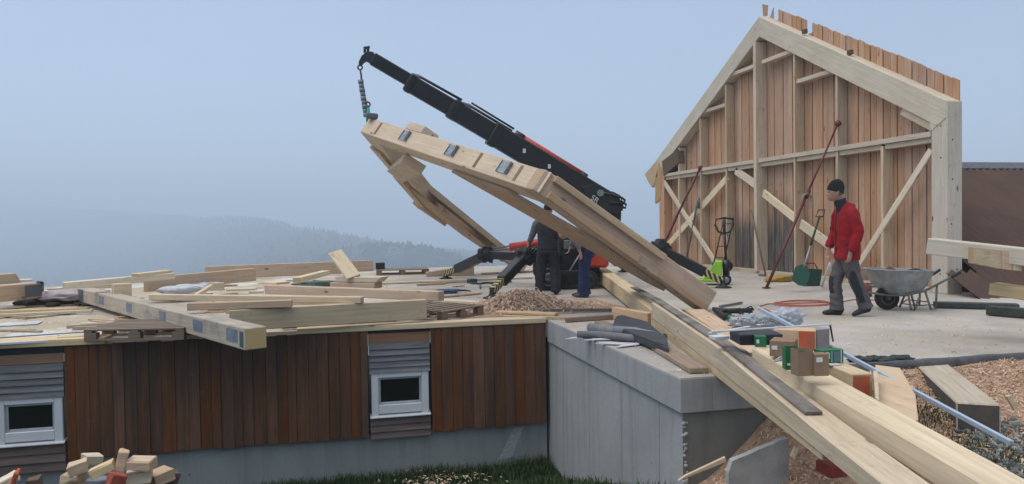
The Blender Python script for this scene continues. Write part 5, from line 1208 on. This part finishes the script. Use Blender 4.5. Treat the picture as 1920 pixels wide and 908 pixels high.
class Person:
    """local axes: f forward, l to the person's left, z up; origin between the feet"""
    def __init__(s, loc, facing, label, H=1.0):
        s.f = V((facing.x, facing.y, 0)).normalized(); s.l = V((0,0,1)).cross(s.f); s.o = V(loc); s.H = H
        s.root = thing('person', loc, label, 'person')
    def P(s, f, l, z): return s.o + (s.f*f + s.l*l + V((0,0,z)))*s.H
    def limb(s, pts, rads, n=16, ex=2.0, round_end=False, ref=None):
        """tapered limb through pts; rads are (fore-aft, sideways) or one number"""
        rows = cat_rom([tuple(p)+(tuple(r_) if isinstance(r_, tuple) else (r_, r_)) for p, r_ in zip(pts, rads)])
        if round_end:
            a, b_ = V(rows[-2][:3]), V(rows[-1][:3]); d = (b_-a).normalized(); rr = rows[-1][3:]
            for k in (.5, .85, 1.0): rows.append(tuple(b_ + d*rr[0]*k*.9) + (rr[0]*(1-k*k)**.5+.0008, rr[1]*(1-k*k)**.5+.0008))
        bm = bmesh.new(); rings = []; m = len(rows); ref = V(ref) if ref else V((0, 1, 0))
        for i, r_ in enumerate(rows):
            t = (V(rows[min(i+1, m-1)][:3]) - V(rows[max(i-1, 0)][:3])).normalized(); sd = (ref - t*ref.dot(t)).normalized(); fr = sd.cross(t); c = V(r_[:3]); ring = []
            for k in range(n):
                a = 2*math.pi*k/n; ca, sa = math.cos(a), math.sin(a); q = c + fr*math.copysign(abs(ca)**(2/ex), ca)*r_[3] + sd*math.copysign(abs(sa)**(2/ex), sa)*r_[4]; ring.append(bm.verts.new(s.P(*q)))
            rings.append(ring)
        for A, B in zip(rings, rings[1:]):
            for k in range(n): bm.faces.new((A[k], A[(k+1)%n], B[(k+1)%n], B[k]))
        bm.faces.new(rings[0][::-1]); bm.faces.new(rings[-1]); return bm
    def put(s, name, bm, mat, crease=0, fr=1.0):
        if crease:
            bm.normal_update()
            for v in bm.verts:
                q = v.co - s.o; w = noise.noise(V((q.x*9, q.y*9, q.z*15))*fr)*.5 + (1-abs(noise.noise(V((q.x*6+3, q.y*6, q.z*11+q.x*8))*fr))*3)*.5; v.co += v.normal*w*crease
        b = MB(); b.bm.free(); b.bm = bm
        for fc in bm.faces: fc.smooth = True
        return b.build(name, mat, s.root)
    def hand(s, w, d, curl, side, r_=.0088):
        """palm with five separate fingers; w wrist, d direction down the hand, curl the palm side"""
        w = V(w); d = V(d).normalized(); c = V(curl); c = (c - d*c.dot(d)).normalized(); sd = c.cross(d).normalized()*side; bms = []
        bms.append(s.limb([tuple(w-d*.03), tuple(w+d*.02), tuple(w+d*.055), tuple(w+d*.092)], [(.022,.026), (.019,.032), (.016,.041), (.012,.040)], ref=tuple(sd)))
        for k, (off, ln) in enumerate(((-.030, .070), (-.010, .082), (.0105, .077), (.030, .060))):
            a = w + d*.080 + sd*off; p1 = a + d*ln*.45 + c*.008; p2 = p1 + (d*.75+c*.65).normalized()*ln*.34; p3 = p2 + (d*.35+c*.95).normalized()*ln*.26
            bms.append(s.limb([tuple(a), tuple(p1), tuple(p2), tuple(p3)], [r_*1.05, r_, r_*.92, r_*.78], 8, round_end=True, ref=tuple(sd)))
        a = w + d*.025 - sd*.022; p1 = a - sd*.026 + d*.028 + c*.014; p2 = p1 + d*.032 + c*.010 - sd*.003
        bms.append(s.limb([tuple(a), tuple(p1), tuple(p2)], [r_*1.5, r_*1.2, r_*.95], 8, round_end=True, ref=tuple(c))); return bms
    def head(s, c):
        """face with brow, nose, lips, chin, ears and eye sockets; c is the head centre (local)"""
        c = V(c); bm = bmesh.new(); bmesh.ops.create_uvsphere(bm, u_segments=48, v_segments=36, radius=1)
        for v in bm.verts:
            x, y, z = v.co
            fx = .100*x; ly = .076*y*(1 - .22*max(0, -z)); zz = .122*z
            if x < 0 and z < -.2: fx *= .72
            if x > 0 and z < -.3: fx += .030*x*min(1, (-z-.3)*2.2)
            g = lambda y0, z0, sy, sz: math.exp(-((y-y0)/sy)**2-((z-z0)/sz)**2) if x > 0 else 0
            fx += .027*g(0, -.20, .15, .13) + .010*g(0, -.02, .10, .14) + .007*g(0, -.47, .26, .045) + .007*g(0, -.57, .24, .045) - .005*g(0, -.52, .26, .02) + .012*g(0, -.80, .26, .12) + .008*g(0, .20, .6, .09)
            fx -= .013*(g(.38, .04, .18, .09) + g(-.38, .04, .18, .09))
            q = c + V((fx, ly, zz)); v.co = s.P(q.x, q.y, q.z)
        bms = [bm]
        for sg in (-1, 1):
            e = c + V((-.008, sg*.074, -.012)); bms.append(s.limb([tuple(e+V((.006,0,-.030))), tuple(e+V((.0,sg*.008,-.005))), tuple(e+V((-.010,sg*.012,.030)))], [(.009,.007), (.016,.008), (.013,.006)], 10, round_end=True))
        return bms
    def shoe(s, heel, toe, mat, sole=None):
        h_, t_ = V(heel), V(toe); d = (t_-h_); u = V((0,0,1)); sd = u.cross(d).normalized(); nrm_ = d.cross(sd).normalized()*1
        if nrm_.z < 0: nrm_ = -nrm_
        prof_ = [(0, .040, .034, .050), (.12, .052, .040, .060), (.35, .050, .042, .056), (.6, .040, .046, .040), (.85, .032, .045, .032), (1.0, .026, .030, .024)]
        bm = s.limb([tuple(h_ + d*a + nrm_*z) for a, z, w, h in prof_], [(h, w) for a, z, w, h in prof_], 16, 2.6, True, ref=tuple(sd))
        s.put('shoe', fuse([bm, s.limb([tuple(h_+d*.14+nrm_*.05), tuple(h_+d*.13+nrm_*.14)], [.048, .046])], .008, 2), mat)
JR = plain('red_jacket', (.29,.012,.018), .85, 0, .45, 5, .5, .2, c2=(.22,.010,.014)); TG = plain('grey_trousers', (.10,.092,.095), .9, 0, .25, 7, .3); TB = plain('black_panels', (.018,.020,.026), .85, 0, .3, 8)
WOOL = plain('black_wool', (.010,.011,.012), .95, 0, .3, 60, .8); DARKC = plain('dark_workwear', (.024,.026,.034), .9, 0, .4, 6, .3); GREYS = plain('grey_sleeve', (.13,.145,.16), .9, 0, .3, 7, .3)
BLUEC = plain('blue_dungarees', (.013,.024,.085), .85, 0, .45, 6, .4); CHECK = plain('grey_check_shirt', (.17,.18,.20), .9, 0, .6, 40)
# --- worker in red, striding to the left
loc = zat(1584, 592, 0.0); P = Person(loc, -r0 + V((0, .05, 0)), 'person in a red jacket, black beanie and grey trousers walking past the gable wall')
bms = [P.limb([(-.01, 0, .86), (.0, 0, 1.05), (.0, 0, 1.28), (-.01, 0, 1.44), (.03, 0, 1.54), (.10, 0, 1.64)], [(.09,.12), (.08,.11), (.09,.14), (.06,.09), .052, .050])] + P.head((.130, 0, 1.69))
armL = [(-.02, .17, 1.42), (-.075, .235, 1.15), (.015, .235, .88)]; armR = [(-.0, -.17, 1.42), (.04, -.225, 1.15), (.14, -.20, .92)]
for sg, (sh, el, wr) in ((1, armL), (-1, armR)):
    bms.append(P.limb([sh, el, wr], [.045, .040, .028])); bms += P.hand(wr, (.15, 0, -1), (.5, -.8*sg, .1), sg)
fl = [(.0, -.09, .90), (.075, -.10, .50), (.085, -.10, .08)]; bl_ = [(-.02, .09, .90), (-.10, .10, .52), (-.245, .10, .14)]
bms += [P.limb(fl, [.085, .050, .040]), P.limb(bl_, [.085, .050, .040])]
P.put('body', fuse(bms, .0048, 2), SKIN)
jk = [P.limb([(-.030, 0, .775), (-.035, 0, .90), (-.035, 0, 1.08), (-.035, 0, 1.26), (-.035, 0, 1.38), (-.01, 0, 1.47), (.035, 0, 1.535)], [(.155,.205), (.150,.20), (.145,.195), (.150,.20), (.140,.195), (.105,.14), (.07,.08)], 28, 2.4),
      P.limb([(-.02, .12, 1.43), (-.035, .20, 1.36), (-.085, .245, 1.14), (-.035, .25, 1.0), (.005, .24, .895)], [.080, .082, .072, .064, .056], 18),
      P.limb([(-.0, -.12, 1.43), (.02, -.20, 1.36), (.04, -.235, 1.14), (.10, -.22, 1.02), (.135, -.205, .94)], [.080, .080, .070, .060, .054], 18)]
P.put('jacket', fuse(jk, .011, 3), JR, crease=.011)
P.put('collar', P.limb([(.020, 0, 1.475), (.050, 0, 1.55), (.065, 0, 1.60)], [(.085,.095), (.080,.084), (.078,.078)], 24), TB)
tr = [P.limb([(-.03, 0, .76), (-.03, 0, .86), (-.03, 0, .95)], [(.115,.165), (.115,.165), (.10,.15)], 24), P.limb([(-.01, -.08, .80), (.025, -.09, .66), (.075, -.10, .50), (.080, -.10, .30), (.070, -.10, .07)], [(.105,.10), .100, .088, .084, .094], 20), P.limb([(-.03, .08, .80), (-.055, .09, .68), (-.10, .10, .52), (-.175, .10, .32), (-.250, .10, .115)], [(.12,.105), .105, .090, .084, .094], 20)]
P.put('trousers', fuse(tr, .011, 3), TG, crease=.012)
P.put('knee_pad', fuse([P.limb([(.095, -.10, .60), (.125, -.10, .50), (.128, -.10, .38), (.11, -.10, .26)], [(.035,.06), (.045,.07), (.045,.066), (.035,.055)])], .012, 2), TB)
P.put('knee_pad', fuse([P.limb([(-.045, .135, .66), (-.065, .14, .54), (-.115, .145, .38), (-.18, .14, .20)], [(.05,.060), (.060,.062), (.055,.056), (.045,.052)])], .012, 2), TB)
P.shoe((-.01, -.10, .004), (.245, -.105, .004), BLACKM); P.shoe((-.315, .10, .075), (-.075, .12, .004), BLACKM)
hb = bmesh.new(); bmesh.ops.create_uvsphere(hb, u_segments=36, v_segments=24, radius=1)
for v in hb.verts:
    x, y, z = v.co; k = 1+.05*noise.noise(v.co*3.3)
    if z < 0:
        rr = 1.0 if z > -.5 else max(.0, (1-(abs(z)-.5)*2))**.5; h_ = math.hypot(x, y) or 1; x, y = x/h_*rr*.99, y/h_*rr*.99; zz = max(z, -.5)*.075
        if z > -.5 and z < -.05: x *= 1.035; y *= 1.035
    else: zz = z*.140
    v.co = P.P(.118+x*.108*k-.30*max(0, zz), y*.088*k, 1.738+zz+.028*x)
P.put('beanie', hb, WOOL)
for sg in (-1, 1):
    b = MB(); c_ = P.P(.130+.082, sg*.029, 1.700); r2 = bmesh.ops.create_uvsphere(b.bm, u_segments=10, v_segments=8, radius=.011); [setattr(v_, 'co', v_.co + c_) for v_ in r2['verts']]; b.build('eye', plain('eye_dark', (.06,.04,.03), .3), P.root)
P.put('hair', P.limb([(.075, 0, 1.655), (.085, 0, 1.70)], [(.052,.074), (.066,.079)], 20), plain('grey_hair', (.16,.14,.13), .9))
P.put('eyebrow', fuse([P.limb([(.218, .012, 1.722), (.214, .045, 1.724)], [.006, .005], 8, ref=(0,0,1)), P.limb([(.218, -.012, 1.722), (.214, -.045, 1.724)], [.006, .005], 8, ref=(0,0,1))], .003, 1), plain('brow_grey', (.12,.10,.09), .9))
b = MB(); b.tube([P.P(.116, 0, .80), P.P(.118, 0, 1.0), P.P(.120, 0, 1.2), P.P(.115, 0, 1.36), P.P(.10, 0, 1.46)], .007, 6); b.build('zip', BLACKM, P.root)
P.put('pocket_flap', P.limb([(.05, .208, 1.02), (.02, .212, .985)], [(.045,.008), (.045,.008)], 10), plain('jacket_flap', (.20,.010,.014), .9))
P.put('hood_roll', P.limb([(.0, .085, 1.50), (-.075, .055, 1.50), (-.10, 0, 1.50), (-.075, -.055, 1.50), (.0, -.085, 1.50)], [.03, .038, .042, .038, .03], 10, ref=(0,0,1)), JR, crease=.006)
P.put('trouser_pocket', P.limb([(-.115, .12, .72), (-.12, .125, .58)], [(.022,.052), (.022,.048)], 12, 3), plain('trouser_pocket_grey', (.065,.060,.062), .9))
# --- worker in dark clothes, seen from behind, left arm out
loc = zat(1028, 552, 0.0); P = Person(loc, nrm + r0*.12, 'person in dark workwear with grey sleeves standing with back turned beside the crane', .97)
bms = [P.limb([(0, 0, .88), (.02, 0, 1.1), (.04, 0, 1.35), (.10, 0, 1.48), (.16, 0, 1.56)], [(.10,.13), (.10,.13), (.10,.15), (.07,.08), .05])] + P.head((.22, 0, 1.62))
al = [(.05, .17, 1.38), (.10, .29, 1.18), (.18, .37, 1.00)]; ar = [(.05, -.17, 1.38), (.10, -.26, 1.13), (.28, -.2, 1.05)]
for sg, a_ in ((1, al), (-1, ar)): bms.append(P.limb(a_, [.045, .04, .028])); bms += P.hand(a_[2], tuple(V(a_[2])-V(a_[1])), (.6, -.6*sg, -.2), sg)
bms += [P.limb([(0, .09, .90), (.03, .13, .5), (0, .17, .1)], [.085, .05, .04]), P.limb([(0, -.09, .90), (.02, -.13, .5), (-.05, -.15, .1)], [.085, .05, .04])]
P.put('body', fuse(bms, .0048, 2), SKIN)
P.put('vest', fuse([P.limb([(0, 0, .86), (.01, 0, 1.05), (.03, 0, 1.30), (.06, 0, 1.42), (.11, 0, 1.50)], [(.14,.20), (.14,.19), (.15,.215), (.12,.17), (.07,.08)], 24, 2.3)], .012, 3), DARKC, crease=.008)
P.put('sleeve', P.limb([(.05, .15, 1.40), (.06, .215, 1.35), (.10, .29, 1.18), (.17, .36, 1.02)], [.08, .08, .064, .05]), GREYS, crease=.006)
P.put('sleeve', P.limb([(.05, -.15, 1.40), (.06, -.215, 1.35), (.10, -.265, 1.13), (.26, -.205, 1.055)], [.08, .08, .064, .05]), GREYS, crease=.006)
P.put('glove', fuse(P.hand((.175, .365, 1.01), (.08, .08, -.18), (.6, -.6, -.2), 1, .0125), .006, 2), BLACKM)
P.put('trousers', fuse([P.limb([(0, 0, .78), (0, 0, .90), (0, 0, .99)], [(.13,.175), (.13,.18), (.12,.17)], 24), P.limb([(0, .09, .86), (.02, .12, .66), (.03, .135, .5), (0, .165, .07)], [(.12,.11), .105, .095, .098], 20), P.limb([(0, -.09, .86), (.01, -.115, .66), (.02, -.13, .5), (-.05, -.15, .05)], [(.12,.11), .105, .095, .098], 20)], .012, 3), DARKC, crease=.010)
P.shoe((-.07, .16, .004), (.18, .20, .004), BLACKM); P.shoe((-.12, -.145, .004), (.13, -.165, .004), BLACKM)
P.put('cap', P.limb([(.20, 0, 1.63), (.20, 0, 1.70), (.20, 0, 1.75)], [(.108,.085), (.10,.08), (.05,.045)], 20), WOOL)
# --- worker in blue, bent forward, holding a bar
loc = zat(1097, 557, 0.0); P = Person(loc, -r0 + nrm*.25, 'person in blue dungarees and checked shirt bending over behind the beams with a steel bar', .95)
bms = [P.limb([(-.05, 0, .88), (.0, 0, 1.05), (.12, 0, 1.20), (.23, 0, 1.25), (.30, 0, 1.25)], [(.10,.13), (.10,.13), (.10,.15), (.07,.08), .05])] + P.head((.385, 0, 1.22))
al = [(.14, .17, 1.28), (.10, .24, 1.04), (.05, .24, .86)]; ar = [(.16, -.17, 1.28), (.24, -.24, 1.06), (.30, -.18, .92)]
for sg, a_ in ((1, al), (-1, ar)): bms.append(P.limb(a_, [.045, .04, .028])); bms += P.hand(a_[2], tuple(V(a_[2])-V(a_[1])), (.7, -.4*sg, 0), sg)
bms += [P.limb([(-.04, .09, .88), (0, .10, .5), (-.02, .10, .1)], [.085, .05, .04]), P.limb([(-.04, -.09, .88), (.02, -.10, .5), (.06, -.10, .1)], [.085, .05, .04])]
P.put('body', fuse(bms, .0048, 2), SKIN)
P.put('shirt', fuse([P.limb([(-.04, 0, .90), (.0, 0, 1.06), (.11, 0, 1.19), (.20, 0, 1.23), (.26, 0, 1.25)], [(.14,.18), (.14,.18), (.145,.2), (.10,.12), (.07,.08)], 24), P.limb([(.12, .12, 1.22), (.13, .21, 1.18), (.105, .245, 1.04), (.065, .24, .92)], [.078, .076, .062, .050]), P.limb([(.14, -.12, 1.22), (.17, -.21, 1.18), (.24, -.24, 1.06), (.285, -.19, .95)], [.078, .076, .062, .05])], .011, 3), CHECK, crease=.008)
P.put('dungarees', fuse([P.limb([(-.05, 0, .76), (-.05, 0, .90), (-.03, 0, 1.04)], [(.14,.18), (.15,.188), (.15,.19)], 24), P.limb([(-.04, .08, .86), (-.01, .095, .66), (0, .10, .5), (-.02, .10, .06)], [(.12,.11), .108, .10, .105], 20), P.limb([(-.04, -.08, .86), (0, -.095, .66), (.02, -.10, .5), (.06, -.10, .06)], [(.12,.11), .108, .10, .105], 20)], .012, 3), BLUEC, crease=.014)
P.shoe((-.09, .10, .004), (.17, .10, .004), plain('grey_shoe', (.09,.09,.085), .7, 0, .4, 14)); P.shoe((-.01, -.10, .004), (.25, -.10, .004), plain('grey_shoe_shaded', (.06,.06,.06), .7))  # far shoe has shade put into a darker copy of the grey
b = MB(); b.tube([P.P(.02, .235, .86), P.P(.24, .27, .52)], .013, 8); tag(b.build('steel_bar', STEEL), 'short pale steel bar held by the worker in blue', 'bar')
# ================================================================ loose chips, shavings, grass, gravel, firewood
def curl(bm, c, L, w, a, up_=.03, bend=.6, n=4, tilt=0.):
    u_ = V((math.cos(a), math.sin(a), tilt)); v_2 = V((-math.sin(a), math.cos(a), random.uniform(-.6, .6))).normalized(); prev = None; p = V(c)
    for i in range(n+1):
        t = i/n; q = p + u_*L*(t-.5) + V((0, 0, up_*math.sin(math.pi*t))) + v_2*bend*L*.3*math.sin(2.2*t); ww = w*(.5+.8*math.sin(math.pi*(.1+.8*t)))
        r_ = (bm.verts.new(q - v_2*ww*.5), bm.verts.new(q + v_2*ww*.5))
        if prev: bm.faces.new((prev[0], r_[0], r_[1], prev[1]))
        prev = r_
SHAV = chips_mat('shavings', [(.60,.43,.31), (.70,.54,.41), (.74,.60,.46), (.50,.32,.23), (.66,.48,.38)])
DIRTY = chips_mat('bark_chips', [(.30,.18,.12), (.54,.36,.24), (.64,.45,.31), (.74,.57,.42), (.44,.27,.18), (.66,.48,.34)])
# shavings heap by the crane
hc_ = zat(996, 578, 0); b = MB()
def hpz(x, y): 
    d_ = ((x)/.72)**2 + ((y)/.5)**2; return .24*math.exp(-d_*1.7)*(1+.25*noise.noise(V((x*4, y*4, 2))))
grid(b, hc_.x-1.5, hc_.x+1.4, 44, hc_.y-.9, hc_.y+1.0, 30, lambda x, y: max(.004, hpz(x-hc_.x+.12, y-hc_.y-.1)-.02))
b.build('shavings_core', SHAV) if False else None
tag(b.build('shavings_heap', plain('shavings_mass', (.46,.31,.21), .95, 0, .45, 18, 1.0, .1)), 'heap of curly pinkish wood shavings at the feet of the crane crew', 'shavings', kind='stuff')
b = MB()
for i in range(4600):
    x = random.gauss(-.05, .42); y = random.gauss(.1, .27); 
    if abs(x) > 1.9 or abs(y) > 1.1: continue
    curl(b.bm, (hc_.x+x, hc_.y+y, max(.006, hpz(x+.12, y-.1))+random.uniform(-.01, .02)), random.uniform(.04, .17), random.uniform(.005, .014), random.uniform(0, 6.28), random.uniform(0, .05), random.uniform(-2, 2), tilt=random.uniform(-.3, .3))
tag(b.build('wood_shavings', SHAV), kind='stuff', label='loose curls of planed wood around the shavings heap', cat='shavings')
# litter on the slab: chips, lath ends, dust
b = MB()
for i in range(5200):
    k = random.random()
    if k < .45: p = zat(random.uniform(0, 1040), random.uniform(525, 640), 0)
    elif k < .8: p = V((random.uniform(XW+.05, 8), random.uniform(YB+.05, 10.5), 0))
    else: p = V((random.uniform(2, 10), random.uniform(9, 21), 0))
    if p.y < YB+.03 or (p.x < XW and p.y < YF+.03) or p.y > 22: continue
    s_ = random.choice((.3, .5, .7, 1, 1.4)); curl(b.bm, (p.x, p.y, .006), random.uniform(.02, .075)*s_*(1 if k < .45 else .6), random.uniform(.004, .013)*s_*(1 if k < .45 else .7), random.uniform(0, 6.28), random.uniform(0, .012), random.uniform(-.6, .6), 3)
tag(b.build('wood_chips', SHAV), kind='stuff', label='small wood chips and splinters strewn over the slab', cat='chips')
b = MB()
for i in range(150):
    p = zat(random.uniform(-20, 1030), random.uniform(528, 625), 0)
    if p.y < YF+.05 or p.y > 21: continue
    a = random.gauss(0, .5); L = random.uniform(.15, .9); u_ = V((math.cos(a), math.sin(a), 0)); h_ = random.choice((.018, .025, .04))
    b.obox(p, p+u_*L, 0, random.uniform(.03, .10), 0.003, h_)
tag(b.build('lath_offcuts', wood('offcut_mix', (.44,.32,.21), (.60,.47,.33), var=.3, island=True)), kind='stuff', label='laths and offcuts littering the slab among the timbers', cat='offcuts')
# distinct small things by the outriggers
b = MB(); pts = [zat(px, py, .03) for px, py in ((884, 531), (900, 532), (912, 530), (927, 531))]; b.tube(pts, .025, 6); b.obox(zat(881, 532, 0), zat(896, 531, 0), 0, .15, 0, .10, V((0,0,1)), .02); b.tube([zat(900, 533, .03), zat(901, 541, .02)], .015, 5)
tag(b.build('strimmer', DGREEN), 'dark green power tool with cable lying between the two left outrigger feet', 'power tool')
b = MB(); b.blob(zat(845, 547, .03), .22, (1.7, .7, .22), .6, 3, 3, 4); tag(b.build('blue_cloth', plain('blue_rag', (.05,.10,.20), .9, 0, .5, 6)), 'crumpled blue rag behind the brown pallet', 'cloth')
b = MB(); b.blob(zat(600, 533, .1), .3, (1.6, .6, .25), .6, 3, 3, 14); tag(b.build('green_tarp', plain('green_tarp_cloth', (.07,.14,.11), .8)), 'scrap of green tarpaulin between the timbers below the leaning board', 'tarpaulin')
# sawdust bank chips at right
b = MB()
for i in range(20000):
    x = random.uniform(XW+.1, 9.5); y = 5.72 - abs(random.gauss(0, 1.3)) 
    if y < 2.2: continue
    z = gz(x, y); s_ = random.choice((.5, .8, 1, 1.3)); curl(b.bm, (x, y, z+random.uniform(0, .02)), random.uniform(.015, .055)*s_, random.uniform(.003, .010)*s_, random.uniform(0, 6.28), random.uniform(0, .02), random.uniform(-.8, .8), 3, random.uniform(-.4, .4))
tag(b.build('bark_chips', DIRTY), kind='stuff', label='reddish wood chips covering the bank beside the slab', cat='chips')
# splinter boards on the bank
for i, (pts, lab, mt) in enumerate(((((1272, 902), (1362, 866), (1360, 858), (1285, 893)), 'splintered slat at the foot of the grey concrete corner', PINK), (((1484, 856), (1492, 838), (1497, 842), (1490, 862)), 'small upright pale chip under the longest beam', FRESH2), (((1888, 744), (1897, 742), (1911, 768), (1903, 770)), 'white paper like chip on the sawdust at far right', FRESH2))):
    q = [dat(*p, 5.2 if i < 2 else 5.7) for p in pts]; b = MB(); b.prism(q, nrm*.03); tag(b.build('splinter', mt), lab, 'splinter')
# gravel and weeds bottom right
b = MB()
for i in range(900):
    px, py = random.uniform(1790, 1960), random.uniform(815, 960); p = zat(px, py, -.34); 
    if p.y < 1.0: continue
    p.z = gz(p.x, p.y)
    b.blob((p.x, p.y, p.z+.005), random.uniform(.008, .030), (1.2, 1, .7), .4, 2.5, 1, i)
tag(b.build('gravel', chips_mat('gravel_stone', [(.12,.14,.135), (.20,.22,.21), (.08,.09,.09), (.30,.32,.30)])), kind='stuff', label='grey gravel in the bottom right corner', cat='gravel')
GR = chips_mat('grass_blades', [(.020,.040,.012), (.035,.065,.020), (.050,.085,.028), (.07,.085,.04)])
def blade(bm, p, h, a, w=.006):
    d_ = V((math.cos(a), math.sin(a), 0)); s_ = V((-d_.y, d_.x, 0))*w; p = V(p); m_ = p + V((0,0,h*.6)) + d_*h*.15; e_ = p + V((0,0,h)) + d_*h*.5
    v = [bm.verts.new(x) for x in (p-s_, p+s_, m_+s_*.7, m_-s_*.7, e_)]; bm.faces.new((v[0], v[1], v[2], v[3])); bm.faces.new((v[3], v[2], v[4]))
b = MB()
for i in range(26000):
    x = random.uniform(-6.5, XW-.02); y = YF+.02 - random.random()**1.2*4.2
    if random.random() < .35: y = YF+.03-random.random()*.5
    h_ = random.uniform(.04, .11)*(1.4 if y > 9.6 else 1); blade(b.bm, (x, y, gz(min(x, XW), y)-.01), h_, random.uniform(0, 6.28))
tag(b.build('grass', GR), kind='stuff', label='dark short grass below the shed wall', cat='grass')
b = MB()
for i in range(1600):
    px, py = random.choice(((1700, 800), (1820, 850), (1900, 860), (1640, 800), (1755, 815))); p = zat(random.gauss(px, 22), random.gauss(py, 12), -.32)
    if p.y < 1 or p.y > 5.6: continue
    blade(b.bm, (p.x, p.y, gz(p.x, p.y)-.01), random.uniform(.02, .07), random.uniform(0, 6.28), .004)
tag(b.build('weeds', GR), kind='stuff', label='green weeds between the beams and the sleeper at bottom right', cat='weeds')
b = MB()
for i in range(260):
    x, y = random.gauss(1.1, .35), random.gauss(9.35, .2); curl(b.bm, (x, min(y, YF), gz(x, y)+.05), random.uniform(.03, .08), .012, random.uniform(0, 6.28), .01, .5, 3)
tag(b.build('wood_chips', SHAV), kind='stuff', label='pale chips fallen into the grass at the foot of the plinth', cat='chips')
# splashed lime stain on the plinth
b = MB(); q = [(934, 862), (950, 830), (962, 804), (982, 800), (972, 825), (960, 858)]
LIME = plain('lime_splash', (.42,.46,.47), .9, 0, .35, 30)
b.prism([yat(*p, YF+.0585) for p in q], V((0, -.001, 0))); b.build('lime_splash', LIME, bld)
# firewood offcuts bottom left
FW = 'firewood blocks piled in the bottom left corner'
def fwblock(px, py, D, L, w, h, ry, rz_, mat, lab, rx=0):
    c = dat(px, py, D); m = Matrix.Translation(c) @ Matrix.Rotation(rz_, 4, 'Z') @ Matrix.Rotation(ry, 4, 'Y') @ Matrix.Rotation(rx, 4, 'X')
    b = MB(); b.box((-L/2, -w/2, -h/2), (L/2, w/2, h/2), .006)
    for v in b.bm.verts: v.co += V((random.uniform(-1,1), random.uniform(-1,1), random.uniform(-1,1)))*.006
    o = b.build('firewood_block', mat, None, m); tag(o, lab, 'firewood block', FW)
fwblock(265, 869, 5.3, .17, .14, .07, R(4), R(-8), PINK, 'squared pale firewood block on the right of the pile, largest on top')
fwblock(262, 892, 5.35, .16, .15, .08, R(-2), R(5), FRESH2, 'pale block directly under the largest top block')
fwblock(172, 861, 5.5, .12, .13, .07, R(10), R(30), FRESH2, 'pale block with a pink edge at the top left of the pile')
fwblock(146, 876, 5.3, .12, .12, .075, R(-14), R(15), PINK, 'tilted square block at the left end of the pile')
fwblock(137, 897, 5.3, .12, .12, .08, R(3), R(-12), FRESH, 'lowest left block of the pile under the tilted one')
fwblock(192, 880, 5.2, .15, .12, .065, R(-20), R(10), FRESH, 'leaning pale block in the middle of the pile with a dark cleft')
fwblock(225, 880, 5.25, .06, .10, .26, R(14), R(8), PINK, 'upright brown split log poking out of the middle of the pile')
fwblock(218, 902, 5.1, .10, .10, .10, R(20), R(30), plain('red_bark', (.40,.09,.05), .9, 0, .5, 12), 'reddish split piece low in the middle of the pile')
fwblock(300, 893, 5.5, .15, .14, .09, R(-8), R(40), PINK, 'rough brown block at the right end of the pile')
fwblock(322, 898, 5.6, .07, .12, .12, R(20), R(20), DARKW, 'small dark splinter piece beyond the rough brown block')
fwblock(188, 903, 5.3, .16, .10, .05, R(4), R(-20), plain('bluish_tile', (.22,.24,.28), .6), 'bluish grey flat piece in front of the middle of the pile')
fwblock(12, 903, 4.9, .14, .12, .06, R(-24), R(20), FRESH2, 'pale wedge in the bottom left corner with orange paint')
fwblock(28, 897, 4.85, .025, .10, .10, R(18), R(10), ORANGE, 'orange painted splinter standing in the bottom left corner')
fwblock(64, 906, 5.0, .08, .12, .07, R(-10), R(10), DARKW, 'dark brown stub between the corner wedge and the main pile')
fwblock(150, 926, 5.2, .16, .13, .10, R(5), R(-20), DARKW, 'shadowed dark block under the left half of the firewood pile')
fwblock(215, 930, 5.2, .18, .13, .10, R(-4), R(10), PINK, 'brown block at the very bottom middle of the firewood pile')
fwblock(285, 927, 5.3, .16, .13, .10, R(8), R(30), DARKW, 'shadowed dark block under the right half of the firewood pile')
